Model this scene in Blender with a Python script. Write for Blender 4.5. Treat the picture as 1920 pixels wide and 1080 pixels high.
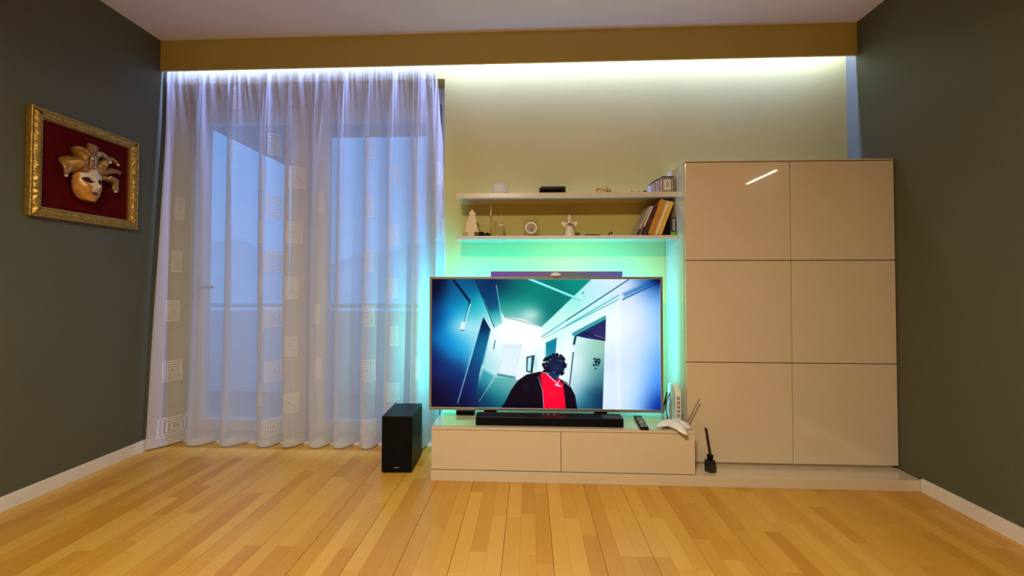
import bpy, bmesh, math, random
import numpy as np
from mathutils import Vector, Matrix

for _o in list(bpy.data.objects):
    bpy.data.objects.remove(_o)
SC = bpy.context.scene
COL = SC.collection
rnd = random.Random(7)

# ---------------------------------------------------------------- camera
FPX = 740.84                      # focal length in pixels of the 1920 wide frame
cam_d = bpy.data.cameras.new('camera')
cam_d.sensor_width = 36.0
cam_d.lens = FPX / 1920.0 * 36.0
cam_d.shift_x = -0.45 / 1920.0
cam_d.shift_y = (521.15 - 540.0) / 1920.0
cam_d.clip_start = 0.05
cam_d.clip_end = 300
cam = bpy.data.objects.new('camera', cam_d)
COL.objects.link(cam)
yaw, pitch, roll = 0.0431, 0.0192, 0.0014
r0 = Vector((math.cos(yaw), math.sin(yaw), 0))
fw = Vector((-math.sin(yaw) * math.cos(pitch), math.cos(yaw) * math.cos(pitch), math.sin(pitch)))
u0 = Vector((math.sin(yaw) * math.sin(pitch), -math.cos(yaw) * math.sin(pitch), math.cos(pitch)))
rt = r0 * math.cos(roll) + u0 * math.sin(roll)
up = u0 * math.cos(roll) - r0 * math.sin(roll)
cam.matrix_world = Matrix(((rt.x, up.x, -fw.x, 0.0), (rt.y, up.y, -fw.y, 0.0), (rt.z, up.z, -fw.z, 1.0229), (0, 0, 0, 1)))
SC.camera = cam

# ---------------------------------------------------------------- world: blue dusk sky
world = bpy.data.worlds.new('dusk_sky')
SC.world = world
world.use_nodes = True
wn = world.node_tree
wn.nodes.clear()
w_out = wn.nodes.new('ShaderNodeOutputWorld')
w_bg = wn.nodes.new('ShaderNodeBackground')
w_bg.inputs['Color'].default_value = (0.12, 0.39, 0.92, 1)
w_bg.inputs['Strength'].default_value = 1.55
wn.links.new(w_bg.outputs[0], w_out.inputs[0])

# ---------------------------------------------------------------- exposure
SC.view_settings.view_transform = 'Standard'
SC.view_settings.look = 'None'
SC.view_settings.exposure = 0.0
SC.view_settings.gamma = 1.0
SC.view_settings.use_curve_mapping = False

# light levels of the lamps the room has
WARM = (1.0, 0.84, 0.62)
COOL = (0.27, 0.39, 1.0)
ROOM_LAMP_W = 120.0
COVE_W = 112.0
TV_GLOW = 1.4
SCREEN_GAIN = 1.0

# ---------------------------------------------------------------- room measures (metres)
XL, XR = -2.378, 1.957            # side walls
YB = 2.505                        # back wall
H = 2.60                          # ceiling
SOF_Y, SOF_Z = 2.4205, 2.403      # front and lower edge of the cove valance
PLZ = 0.0544                      # plinth height

# ================================================================ materials
def lin(c):
    return tuple(((v / 12.92) if v <= 0.04045 else ((v + 0.055) / 1.055) ** 2.4) for v in c)

def rgb(r, g, b):
    return lin((r / 255.0, g / 255.0, b / 255.0))

MATS = {}
def mat(name, col, rough=0.5, metal=0.0, coat=0.0, var=0.06, scale=12.0, bump=0.0, bscale=60.0, spec=0.5, emit=None, estr=0.0, trans=0.0):
    if name in MATS: return MATS[name]
    m = bpy.data.materials.new(name); m.use_nodes = True
    nt = m.node_tree; b = nt.nodes['Principled BSDF']
    b.inputs['Roughness'].default_value = rough
    b.inputs['Metallic'].default_value = metal
    b.inputs['Coat Weight'].default_value = coat
    b.inputs['Coat Roughness'].default_value = 0.03
    b.inputs['Specular IOR Level'].default_value = spec
    b.inputs['Transmission Weight'].default_value = trans
    tc = nt.nodes.new('ShaderNodeTexCoord')
    n = nt.nodes.new('ShaderNodeTexNoise'); n.inputs['Scale'].default_value = scale; n.inputs['Detail'].default_value = 4
    nt.links.new(tc.outputs['Object'], n.inputs['Vector'])
    r = nt.nodes.new('ShaderNodeValToRGB')
    r.color_ramp.elements[0].position = 0.3; r.color_ramp.elements[1].position = 0.7
    r.color_ramp.elements[0].color = (*[max(0, v * (1 - var)) for v in col[:3]], 1)
    r.color_ramp.elements[1].color = (*[min(1, v * (1 + var)) for v in col[:3]], 1)
    nt.links.new(n.outputs['Fac'], r.inputs['Fac']); nt.links.new(r.outputs['Color'], b.inputs['Base Color'])
    if bump:
        n2 = nt.nodes.new('ShaderNodeTexNoise'); n2.inputs['Scale'].default_value = bscale; n2.inputs['Detail'].default_value = 5
        nt.links.new(tc.outputs['Object'], n2.inputs['Vector'])
        bp = nt.nodes.new('ShaderNodeBump'); bp.inputs['Strength'].default_value = bump; bp.inputs['Distance'].default_value = 0.002
        nt.links.new(n2.outputs['Fac'], bp.inputs['Height']); nt.links.new(bp.outputs['Normal'], b.inputs['Normal'])
    if emit:
        b.inputs['Emission Color'].default_value = (*emit, 1); b.inputs['Emission Strength'].default_value = estr
    MATS[name] = m
    return m

def wood_mat(name, dark, mid, light, use_random=True):
    m = bpy.data.materials.new(name); m.use_nodes = True
    nt = m.node_tree; b = nt.nodes['Principled BSDF']; L = nt.links
    b.inputs['Roughness'].default_value = 0.34; b.inputs['Specular IOR Level'].default_value = 0.4
    tc = nt.nodes.new('ShaderNodeTexCoord'); mp = nt.nodes.new('ShaderNodeMapping'); mp.inputs['Scale'].default_value = (34, 2.2, 34)
    oi = nt.nodes.new('ShaderNodeObjectInfo')
    add = nt.nodes.new('ShaderNodeVectorMath'); add.operation = 'MULTIPLY_ADD'
    cmb = nt.nodes.new('ShaderNodeCombineXYZ')
    L.new(oi.outputs['Random'], cmb.inputs[0]); L.new(oi.outputs['Random'], cmb.inputs[1])
    add.inputs[1].default_value = (9, 9, 9)
    L.new(cmb.outputs[0], add.inputs[0]); L.new(tc.outputs['Object'], add.inputs[2])
    L.new(add.outputs[0], mp.inputs['Vector'])
    n = nt.nodes.new('ShaderNodeTexNoise'); n.inputs['Scale'].default_value = 1.0; n.inputs['Detail'].default_value = 6; n.inputs['Distortion'].default_value = 0.7
    L.new(mp.outputs[0], n.inputs['Vector'])
    ramp = nt.nodes.new('ShaderNodeValToRGB'); e = ramp.color_ramp.elements
    e[0].position = 0.0; e[0].color = (*dark, 1); e[1].position = 1.0; e[1].color = (*light, 1)
    k = ramp.color_ramp.elements.new(0.5); k.color = (*mid, 1)
    mix = nt.nodes.new('ShaderNodeMath'); mix.operation = 'MULTIPLY_ADD'; mix.inputs[1].default_value = 0.28; mix.use_clamp = True
    sc = nt.nodes.new('ShaderNodeMath'); sc.operation = 'MULTIPLY_ADD'; sc.inputs[1].default_value = 0.84; sc.inputs[2].default_value = -0.06
    if use_random:
        L.new(oi.outputs['Random'], sc.inputs[0])
    else:                                   # strips drawn by the material where they are out of view
        br = nt.nodes.new('ShaderNodeTexBrick'); br.inputs['Scale'].default_value = 1.0
        br.inputs['Color1'].default_value = (0, 0, 0, 1); br.inputs['Color2'].default_value = (1, 1, 1, 1); br.inputs['Mortar'].default_value = (0.2, 0.2, 0.2, 1)
        br.inputs['Brick Width'].default_value = 0.45; br.inputs['Row Height'].default_value = 0.066; br.inputs['Mortar Size'].default_value = 0.0008
        mp2 = nt.nodes.new('ShaderNodeMapping'); mp2.inputs['Rotation'].default_value = (0, 0, math.pi / 2)
        L.new(tc.outputs['Object'], mp2.inputs['Vector']); L.new(mp2.outputs[0], br.inputs['Vector']); L.new(br.outputs['Color'], sc.inputs[0])
    L.new(n.outputs['Fac'], mix.inputs[0]); L.new(sc.outputs[0], mix.inputs[2])
    L.new(mix.outputs[0], ramp.inputs['Fac']); L.new(ramp.outputs['Color'], b.inputs['Base Color'])
    bp = nt.nodes.new('ShaderNodeBump'); bp.inputs['Strength'].default_value = 0.05; bp.inputs['Distance'].default_value = 0.001
    L.new(n.outputs['Fac'], bp.inputs['Height']); L.new(bp.outputs['Normal'], b.inputs['Normal'])
    return m

def sheer_mat(name, col, alpha, transl):
    m = bpy.data.materials.new(name); m.use_nodes = True
    nt = m.node_tree; nt.nodes.clear(); L = nt.links
    out = nt.nodes.new('ShaderNodeOutputMaterial')
    d = nt.nodes.new('ShaderNodeBsdfDiffuse'); d.inputs['Color'].default_value = (*col, 1)
    t = nt.nodes.new('ShaderNodeBsdfTranslucent'); t.inputs['Color'].default_value = (*col, 1)
    tr = nt.nodes.new('ShaderNodeBsdfTransparent')
    # woven cloth: threads close up along a slanted path, open share (1 - a) ** (1 / cos)
    ge = nt.nodes.new('ShaderNodeNewGeometry'); dt = nt.nodes.new('ShaderNodeVectorMath'); dt.operation = 'DOT_PRODUCT'
    L.new(ge.outputs['Normal'], dt.inputs[0]); L.new(ge.outputs['Incoming'], dt.inputs[1])
    ab = nt.nodes.new('ShaderNodeMath'); ab.operation = 'ABSOLUTE'; L.new(dt.outputs['Value'], ab.inputs[0])
    mx_ = nt.nodes.new('ShaderNodeMath'); mx_.operation = 'MAXIMUM'; mx_.inputs[1].default_value = 0.06; L.new(ab.outputs[0], mx_.inputs[0])
    iv = nt.nodes.new('ShaderNodeMath'); iv.operation = 'DIVIDE'; iv.inputs[0].default_value = 1.0; L.new(mx_.outputs[0], iv.inputs[1])
    m1 = nt.nodes.new('ShaderNodeMixShader'); m1.inputs[0].default_value = transl
    m2 = nt.nodes.new('ShaderNodeMixShader')
    tc = nt.nodes.new('ShaderNodeTexCoord')
    n = nt.nodes.new('ShaderNodeTexNoise'); n.inputs['Scale'].default_value = 260
    mr = nt.nodes.new('ShaderNodeMapRange'); mr.inputs[3].default_value = 1 - alpha - 0.05; mr.inputs[4].default_value = 1 - alpha + 0.05
    pw = nt.nodes.new('ShaderNodeMath'); pw.operation = 'POWER'; L.new(iv.outputs[0], pw.inputs[1])
    sb_ = nt.nodes.new('ShaderNodeMath'); sb_.operation = 'SUBTRACT'; sb_.inputs[0].default_value = 1.0; L.new(pw.outputs[0], sb_.inputs[1])
    L.new(tc.outputs['Object'], n.inputs['Vector']); L.new(n.outputs['Fac'], mr.inputs[0]); L.new(mr.outputs[0], pw.inputs[0]); L.new(sb_.outputs[0], m2.inputs[0])
    L.new(d.outputs[0], m1.inputs[1]); L.new(t.outputs[0], m1.inputs[2])
    L.new(tr.outputs[0], m2.inputs[1]); L.new(m1.outputs[0], m2.inputs[2]); L.new(m2.outputs[0], out.inputs[0])
    return m

def glass_mat(name, tint=(1, 1, 1), refl=0.08):
    m = bpy.data.materials.new(name); m.use_nodes = True
    nt = m.node_tree; nt.nodes.clear(); L = nt.links
    out = nt.nodes.new('ShaderNodeOutputMaterial'); g = nt.nodes.new('ShaderNodeBsdfGlossy'); g.inputs['Roughness'].default_value = 0.02
    tr = nt.nodes.new('ShaderNodeBsdfTransparent'); tr.inputs['Color'].default_value = (*tint, 1)
    mx = nt.nodes.new('ShaderNodeMixShader'); mx.inputs[0].default_value = refl
    L.new(tr.outputs[0], mx.inputs[1]); L.new(g.outputs[0], mx.inputs[2]); L.new(mx.outputs[0], out.inputs[0])
    return m

def emit_mat(name, col, strength):
    m = bpy.data.materials.new(name); m.use_nodes = True
    nt = m.node_tree; nt.nodes.clear()
    out = nt.nodes.new('ShaderNodeOutputMaterial'); e = nt.nodes.new('ShaderNodeEmission')
    e.inputs['Color'].default_value = (*col, 1); e.inputs['Strength'].default_value = strength
    nt.links.new(e.outputs[0], out.inputs[0])
    return m

# walls and surfaces
M_side = mat('grey_green_paint', (0.098, 0.100, 0.062), 0.55, var=0.03, scale=3, bump=0.06, bscale=220, spec=0.35)
M_olive = mat('khaki_paint', (0.50, 0.425, 0.13), 0.6, var=0.03, scale=3, bump=0.06, bscale=220, spec=0.3)
M_ceil = mat('white_ceiling_paint', (0.74, 0.71, 0.72), 0.8, var=0.02, scale=3)
M_white = mat('white_trim_paint', (0.72, 0.68, 0.62), 0.4, var=0.03)
M_plain = mat('pale_plaster', (0.45, 0.42, 0.34), 0.7, var=0.03, scale=3)
M_frame = mat('white_window_plastic', (0.62, 0.63, 0.66), 0.35, var=0.02)
M_floor = wood_mat('parquet_floor', rgb(184, 129, 40), rgb(201, 152, 59), rgb(210, 164, 73), False)
M_plank = wood_mat('parquet_strip', rgb(184, 129, 40), rgb(201, 152, 59), rgb(210, 164, 73), True)
M_sub = mat('dark_subfloor', (0.12, 0.07, 0.03), 0.8)
M_gloss = mat('cream_gloss_lacquer', (0.63, 0.535, 0.395), 0.22, coat=1.0, var=0.015, scale=2, spec=0.5)
M_carc = mat('cream_carcass', (0.46, 0.40, 0.32), 0.4, var=0.02)
M_gap = mat('dark_shadow_gap_board', (0.06, 0.05, 0.04), 0.7)
M_black = mat('black_plastic', (0.005, 0.0055, 0.0065), 0.45, var=0.1, spec=0.22)
M_blackm = mat('black_matte', (0.004, 0.004, 0.0045), 0.8, var=0.2, bump=0.2, bscale=900, spec=0.1)
M_bezel = mat('champagne_metal', (0.30, 0.27, 0.23), 0.38, metal=0.6, var=0.03)
M_wplast = mat('white_plastic', (0.75, 0.74, 0.72), 0.35, var=0.03)
M_grey = mat('grey_plastic', (0.27, 0.25, 0.22), 0.45)
M_gold = mat('gilded_wood', (0.42, 0.26, 0.055), 0.36, metal=0.65, var=0.35, scale=90, bump=0.5, bscale=180)
M_goldp = mat('polished_gilding', (0.62, 0.40, 0.12), 0.25, metal=0.8, var=0.15)
M_velvet = mat('red_velvet', (0.085, 0.002, 0.004), 0.9, var=0.12, scale=30, spec=0.1)
M_brass = mat('brass', (0.62, 0.44, 0.16), 0.28, metal=0.9, var=0.1)

# ================================================================ geometry helpers
def link(name, me, m=None, parent=None, loc=None, smooth=False):
    o = bpy.data.objects.new(name, me); COL.objects.link(o)
    if m is not None: me.materials.append(m)
    if parent is not None: o.parent = parent
    if loc is not None: o.location = loc
    if smooth and me.polygons: me.polygons.foreach_set('use_smooth', [True] * len(me.polygons))
    return o

def tag(o, label=None, cat=None, group=None, kind=None):
    if label: o['label'] = label
    if cat: o['category'] = cat
    if group: o['group'] = group
    if kind: o['kind'] = kind
    return o

def empty(name, loc, label=None, cat=None, group=None, kind=None, rz=0.0):
    o = bpy.data.objects.new(name, None); COL.objects.link(o); o.location = loc; o.rotation_euler = (0, 0, rz)
    o.empty_display_size = 0.05
    return tag(o, label, cat, group, kind)

class MB:
    """Collects shapes into one mesh."""
    def __init__(s): s.bm = bmesh.new()
    def box(s, x0, x1, y0, y1, z0, z1, bev=0.0, seg=2):
        r = bmesh.ops.create_cube(s.bm, size=1.0); vs = r['verts']
        for v in vs:
            v.co = Vector(((x0 + x1) / 2 + v.co.x * (x1 - x0), (y0 + y1) / 2 + v.co.y * (y1 - y0), (z0 + z1) / 2 + v.co.z * (z1 - z0)))
        if bev:
            es = list({e for v in vs for e in v.link_edges})
            bmesh.ops.bevel(s.bm, geom=es, offset=bev, segments=seg, affect='EDGES', profile=0.5)
        return s
    def lathe(s, prof, c=(0, 0, 0), n=24, axis='Z', cap=True):
        rings = []
        for r, h in prof:
            ring = []
            for k in range(n):
                a = 2 * math.pi * k / n; x, y = r * math.cos(a), r * math.sin(a)
                p = {'Z': (x, y, h), 'Y': (x, h, y), 'X': (h, x, y)}[axis]
                ring.append(s.bm.verts.new((c[0] + p[0], c[1] + p[1], c[2] + p[2])))
            rings.append(ring)
        for a, b in zip(rings[:-1], rings[1:]):
            for k in range(n): s.bm.faces.new((a[k], a[(k + 1) % n], b[(k + 1) % n], b[k]))
        if cap: s.bm.faces.new(rings[0][::-1]); s.bm.faces.new(rings[-1])
        return s
    def tube(s, pts, rad, n=10, flat=1.0):
        pts = [Vector(p) for p in pts]; rings = []; up0 = Vector((0.13, 0.31, 0.94)).normalized()
        for i, p in enumerate(pts):
            d = (pts[min(i + 1, len(pts) - 1)] - pts[max(i - 1, 0)]).normalized()
            a = d.cross(up0).normalized(); b = a.cross(d).normalized(); r = rad[i] if hasattr(rad, '__len__') else rad
            rings.append([s.bm.verts.new(p + a * (r * math.cos(2 * math.pi * k / n)) + b * (r * flat * math.sin(2 * math.pi * k / n))) for k in range(n)])
        for a, b in zip(rings[:-1], rings[1:]):
            for k in range(n): s.bm.faces.new((a[k], a[(k + 1) % n], b[(k + 1) % n], b[k]))
        s.bm.faces.new(rings[0][::-1]); s.bm.faces.new(rings[-1])
        return s
    def ball(s, c, r, n=16, sz=(1, 1, 1)):
        res = bmesh.ops.create_uvsphere(s.bm, u_segments=n, v_segments=max(6, n * 2 // 3), radius=r)
        for v in res['verts']: v.co = Vector((c[0] + v.co.x * sz[0], c[1] + v.co.y * sz[1], c[2] + v.co.z * sz[2]))
        return s
    def prism(s, pts, t0, t1, plane='XZ', bev=0.0):
        """Polygon (a, b) extruded along the third axis from t0 to t1."""
        def P(a, b, t): return {'XZ': (a, t, b), 'XY': (a, b, t), 'YZ': (t, a, b)}[plane]
        A = [s.bm.verts.new(P(a, b, t0)) for a, b in pts]; B = [s.bm.verts.new(P(a, b, t1)) for a, b in pts]
        n = len(pts); f = [s.bm.faces.new(A[::-1]), s.bm.faces.new(B)]
        for k in range(n): f.append(s.bm.faces.new((A[k], A[(k + 1) % n], B[(k + 1) % n], B[k])))
        if bev:
            es = [e for e in f[0].edges] + [e for e in f[1].edges]
            bmesh.ops.bevel(s.bm, geom=es, offset=bev, segments=2, affect='EDGES', profile=0.5)
        return s
    def xform(s, M):
        bmesh.ops.transform(s.bm, matrix=M, verts=s.bm.verts[:]); return s
    def build(s, name, m=None, parent=None, loc=None, smooth=False):
        bmesh.ops.recalc_face_normals(s.bm, faces=s.bm.faces[:])
        me = bpy.data.meshes.new(name); s.bm.to_mesh(me); s.bm.free()
        return link(name, me, m, parent, loc, smooth)

def grid_mesh(name, P, m=None, parent=None, smooth=True, loc=None):
    """P: array (rows, cols, 3) -> one quad grid mesh."""
    R, C, _ = P.shape
    me = bpy.data.meshes.new(name)
    idx = np.arange(R * C).reshape(R, C)
    q = np.stack([idx[:-1, :-1], idx[:-1, 1:], idx[1:, 1:], idx[1:, :-1]], -1).reshape(-1, 4)
    me.vertices.add(R * C); me.vertices.foreach_set('co', P.reshape(-1).astype(np.float32))
    me.loops.add(q.size); me.loops.foreach_set('vertex_index', q.reshape(-1).astype(np.int32))
    me.polygons.add(len(q)); me.polygons.foreach_set('loop_start', np.arange(0, q.size, 4, dtype=np.int32))
    me.update(calc_edges=True); me.validate()
    return link(name, me, m, parent, loc, smooth)

def struct(o): return tag(o, kind='structure')

def area(name, loc, rot, sx, sy, power, col, parent=None):
    d = bpy.data.lights.new(name, 'AREA'); d.shape = 'RECTANGLE'; d.size = sx; d.size_y = sy; d.energy = power; d.color = col
    o = bpy.data.objects.new(name, d); COL.objects.link(o); o.location = loc; o.rotation_euler = rot
    if parent is not None: o.parent = parent
    return o

def paint_screen(GW, GH):
    """Film still shown on the television: a corridor with a man in a dark jacket and red shirt."""
    x0, x1, y0, y1 = 36.0, 1760.0, 44.0, 1030.0
    xs = np.linspace(x0, x1, GW); ys = np.linspace(y0, y1, GH)
    PX, PY = np.meshgrid(xs, ys)
    img = np.zeros((GH, GW, 3))
    def blend(m, col):
        img[:] = img * (1 - m[..., None]) + np.asarray(col, float) * m[..., None]
    def pmask(pts, soft=3.0):
        inside = np.zeros(PX.shape, bool); d2 = np.full(PX.shape, 1e12)
        n = len(pts)
        for i in range(n):
            ax, ay = pts[i]; bx, by = pts[(i + 1) % n]
            if ay != by:
                c = ((ay > PY) != (by > PY)) & (PX < (bx - ax) * (PY - ay) / (by - ay) + ax)
                inside ^= c
            ex, ey = bx - ax, by - ay
            t = np.clip(((PX - ax) * ex + (PY - ay) * ey) / (ex * ex + ey * ey + 1e-9), 0, 1)
            d2 = np.minimum(d2, (PX - ax - t * ex) ** 2 + (PY - ay - t * ey) ** 2)
        d = np.sqrt(d2) * np.where(inside, 1, -1)
        return np.clip(d / soft * 0.5 + 0.5, 0, 1)
    def poly(pts, col, soft=3.0, a=1.0): blend(pmask(pts, soft) * a, col)
    def gpoly(pts, stops, soft=3.0, a=1.0, sg=62.0):
        # colour by inverse distance weighting of (x, y, r, g, b) stops
        w = 0; c = 0
        for sx, sy, r, g, b in stops:
            d2 = (PX - sx) ** 2 + (PY - sy) ** 2
            k = np.exp(-d2 / (2 * sg ** 2)) + 0.02 * np.exp(-d2 / (2 * (2.5 * sg) ** 2)) + 1e-9
            w = w + k; c = c + k[..., None] * np.array([r, g, b], float)
        blend(pmask(pts, soft) * a, c / w[..., None])
    def line(ax, ay, bx, by, w, col, a=1.0, soft=3.0):
        ex, ey = bx - ax, by - ay; L = math.hypot(ex, ey); nx, ny = -ey / L * w / 2, ex / L * w / 2
        poly([(ax + nx, ay + ny), (bx + nx, by + ny), (bx - nx, by - ny), (ax - nx, ay - ny)], col, soft, a)
    def glow(cx, cy, rx, ry, col, a=1.0, p=1.0):
        blend(a * np.exp(-(((PX - cx) / rx) ** 2 + ((PY - cy) / ry) ** 2) ** p), col)
    full = [(0, 0), (1800, 0), (1800, 1080), (0, 1080)]
    # left wall of the corridor
    gpoly(full, [(50, 80, 0, 12, 45), (50, 350, 0, 35, 95), (50, 650, 0, 28, 85), (60, 1000, 0, 5, 35), (160, 330, 0, 150, 215),
                 (170, 520, 0, 130, 205), (240, 560, 40, 170, 220), (260, 400, 130, 215, 235), (330, 450, 185, 235, 240), (210, 150, 0, 110, 165), (300, 90, 0, 70, 110),
                 (200, 760, 0, 55, 120), (230, 900, 0, 30, 80), (330, 250, 10, 150, 175), (420, 300, 80, 200, 205), (500, 380, 190, 245, 245),
                 (640, 420, 255, 255, 255), (760, 480, 255, 255, 255), (560, 560, 240, 252, 252), (460, 700, 170, 225, 230), (640, 700, 235, 245, 250),
                 (900, 600, 235, 250, 250), (1000, 500, 240, 252, 252)], sg=80)
    # cornice and ceiling
    gpoly([(360, 44), (530, 44), (575, 380), (520, 420)], [(450, 60, 0, 30, 75), (480, 200, 0, 70, 110), (540, 380, 60, 180, 180), (400, 60, 0, 70, 110)])
    gpoly([(520, 44), (1252, 44), (880, 408), (740, 355), (590, 330), (568, 300)],
          [(560, 60, 0, 45, 75), (700, 80, 0, 110, 105), (620, 180, 0, 95, 105), (850, 130, 0, 125, 115), (1150, 70, 0, 140, 125), (1000, 150, 0, 118, 112),
           (900, 300, 5, 105, 105), (780, 250, 10, 130, 120), (640, 280, 60, 165, 155), (600, 320, 80, 170, 160), (800, 320, 175, 225, 215), (860, 390, 20, 120, 115), (720, 330, 90, 185, 170)], 4)
    glow(790, 320, 70, 45, (215, 240, 235), 0.65)
    line(590, 333, 880, 408, 9, (10, 95, 95), 0.8, 6)
    # right wall
    gpoly([(1252, 44), (1760, 44), (1760, 1030), (1080, 1030), (1040, 600), (880, 470), (880, 405)],
          [(1300, 90, 195, 235, 245), (1450, 70, 225, 240, 255), (1690, 60, 40, 110, 190), (1745, 60, 0, 20, 90), (1740, 180, 90, 170, 245), (1600, 180, 235, 242, 255), (1150, 260, 150, 235, 225),
           (960, 400, 165, 240, 228), (1050, 420, 245, 255, 255), (1250, 330, 235, 252, 252), (1400, 400, 250, 255, 255), (1450, 900, 232, 244, 255), (1560, 600, 225, 238, 255),
           (1650, 500, 222, 234, 255), (1740, 500, 130, 190, 250), (1745, 800, 40, 130, 235), (1740, 1000, 0, 50, 160), (1640, 950, 150, 205, 252), (1500, 980, 205, 228, 255), (1080, 600, 245, 255, 255), (1100, 900, 215, 240, 245), (900, 470, 220, 250, 245), (1560, 400, 235, 244, 255), (1640, 300, 232, 242, 255), (1640, 720, 205, 226, 255), (1540, 800, 218, 234, 255), (1745, 650, 80, 160, 245), (1748, 340, 120, 185, 250)], 4, 1.0, 85)
    # lit end of the corridor
    glow(650, 440, 170, 95, (255, 255, 255), 0.95)
    glow(720, 480, 190, 70, (255, 255, 255), 0.9)
    glow(300, 410, 110, 60, (190, 235, 240), 0.55)
    # pipes and mouldings
    line(775, 40, 1178, 205, 17, (165, 240, 240)); line(785, 52, 1165, 208, 4, (60, 190, 190)); line(1178, 150, 1172, 200, 10, (190, 240, 240)); line(1190, 140, 1180, 160, 6, (20, 110, 110))
    line(1530, 44, 1060, 360, 8, (10, 85, 110)); line(1060, 360, 870, 490, 7, (40, 150, 150), 0.8)
    line(1745, 70, 1480, 200, 8, (5, 70, 130)); line(1740, 50, 1490, 165, 26, (25, 95, 165), 0.75, 14); line(1455, 165, 1060, 400, 9, (80, 190, 195)); line(1455, 195, 1020, 425, 6, (40, 140, 150), 0.8); line(1020, 425, 880, 505, 5, (70, 170, 175), 0.7)
    line(370, 44, 515, 415, 7, (0, 60, 80)); line(530, 90, 572, 375, 6, (150, 225, 230), 0.8)
    line(430, 190, 520, 415, 3, (170, 235, 240), 0.6); line(200, 50, 325, 215, 18, (0, 18, 50)); line(325, 200, 322, 260, 12, (0, 40, 70)); line(332, 235, 290, 385, 9, (185, 230, 235)); line(320, 235, 285, 380, 4, (0, 60, 90), 0.8)
    poly([(262, 375), (298, 375), (285, 440), (250, 435)], (215, 242, 245)); line(255, 438, 285, 440, 5, (0, 60, 90))
    # left door
    gpoly([(430, 330), (488, 430), (400, 780), (380, 1030), (240, 1030), (300, 800)],
          [(440, 380, 0, 30, 70), (400, 520, 0, 60, 110), (440, 560, 10, 140, 170), (370, 700, 0, 35, 90), (420, 680, 0, 130, 165), (320, 900, 0, 20, 70), (380, 950, 0, 45, 100), (280, 1000, 0, 10, 50), (380, 850, 0, 70, 125)])
    line(430, 325, 236, 1000, 6, (160, 225, 235)); line(430, 325, 490, 435, 6, (185, 235, 240)); line(478, 440, 425, 700, 10, (20, 110, 150), 0.7, 8)
    gpoly([(430, 740), (520, 790), (400, 1030), (330, 1030)], [(440, 760, 20, 130, 150), (430, 900, 0, 70, 100), (380, 1000, 0, 30, 70), (500, 800, 90, 190, 195)], 14, 0.85)
    # end wall: door, handrail, floor
    poly([(592, 540), (722, 545), (672, 800), (545, 770)], (226, 240, 248), 8); line(592, 540, 545, 775, 4, (190, 220, 228), 0.8); line(722, 545, 690, 690, 4, (196, 224, 230), 0.8); line(600, 560, 718, 562, 16, (205, 230, 236), 0.8, 10)
    line(522, 515, 510, 585, 8, (15, 110, 130), 0.9)
    gpoly([(540, 795), (690, 810), (600, 1030), (395, 1030), (420, 975), (520, 800)],
          [(560, 810, 120, 190, 190), (660, 830, 130, 185, 190), (520, 900, 50, 150, 150), (600, 880, 95, 165, 165), (430, 1000, 0, 40, 80), (500, 1000, 0, 60, 100), (560, 960, 20, 110, 120)], 6)
    line(538, 778, 672, 800, 16, (20, 110, 120), 0.9, 8); line(515, 800, 400, 985, 4, (180, 225, 230), 0.7)
    # middle door and mirror
    gpoly([(905, 530), (988, 495), (978, 640), (908, 680)], [(940, 540, 0, 95, 125), (975, 560, 30, 140, 160), (930, 640, 80, 190, 200), (915, 600, 10, 120, 150)]); line(902, 540, 988, 497, 14, (40, 150, 150)); line(905, 530, 900, 680, 7, (160, 220, 220), 0.8)
    poly([(760, 640), (822, 625), (806, 765), (757, 752)], (12, 60, 70)); poly([(770, 648), (800, 640), (790, 752), (766, 744)], (190, 230, 235))
    glow(830, 690, 12, 70, (120, 200, 205), 0.5)
    # numbered door on the right
    gpoly([(1105, 470), (1355, 335), (1330, 1030), (1080, 1030), (1085, 860)],
          [(1140, 520, 225, 250, 250), (1150, 700, 235, 250, 255), (1130, 900, 215, 238, 250), (1200, 950, 60, 160, 175), (1230, 560, 175, 225, 215), (1290, 560, 145, 190, 170), (1300, 700, 130, 185, 175),
           (1250, 780, 110, 180, 180), (1320, 780, 45, 90, 110), (1250, 900, 10, 65, 95), (1300, 950, 0, 25, 60), (1220, 1010, 5, 55, 85), (1190, 800, 210, 240, 245)])
    gpoly([(1120, 475), (1356, 345), (1352, 515), (1220, 495)], [(1180, 460, 20, 30, 80), (1260, 440, 55, 40, 105), (1340, 420, 45, 30, 90), (1320, 490, 60, 60, 110), (1330, 360, 10, 60, 90)])
    for k in range(7): line(1215 + 20 * k, 440 - 8 * k, 1225 + 20 * k, 485, 3, (95, 75, 135), 0.6)
    line(1190, 450, 1340, 505, 6, (10, 15, 45)); line(1270, 470, 1345, 495, 5, (140, 140, 175), 0.8)
    line(1105, 472, 1356, 336, 18, (60, 165, 170)); line(1108, 458, 1356, 322, 6, (15, 90, 105), 0.9); line(1125, 484, 1356, 360, 5, (15, 80, 100), 0.9)
    line(1130, 480, 1116, 545, 16, (10, 60, 70)); line(1113, 600, 1082, 870, 8, (8, 60, 72)); poly([(1098, 550), (1120, 545), (1117, 600), (1095, 600)], (235, 250, 250))
    line(1445, 210, 1450, 1030, 14, (255, 255, 255), 0.6, 20)
    # door number 39 and peephole
    ink = (8, 32, 42)
    def stroke(pts, w=9):
        for a, b in zip(pts[:-1], pts[1:]): line(a[0], a[1], b[0], b[1], w, ink, 1.0, 4)
    stroke([(1262, 655), (1272, 648), (1284, 656), (1282, 668), (1270, 674), (1284, 680), (1284, 694), (1272, 702), (1258, 692)])
    stroke([(1308, 668), (1300, 678), (1290, 672), (1290, 658), (1298, 650), (1308, 654), (1310, 668), (1304, 688), (1292, 702)])
    stroke([(1277, 718), (1281, 728)], 10)
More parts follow.
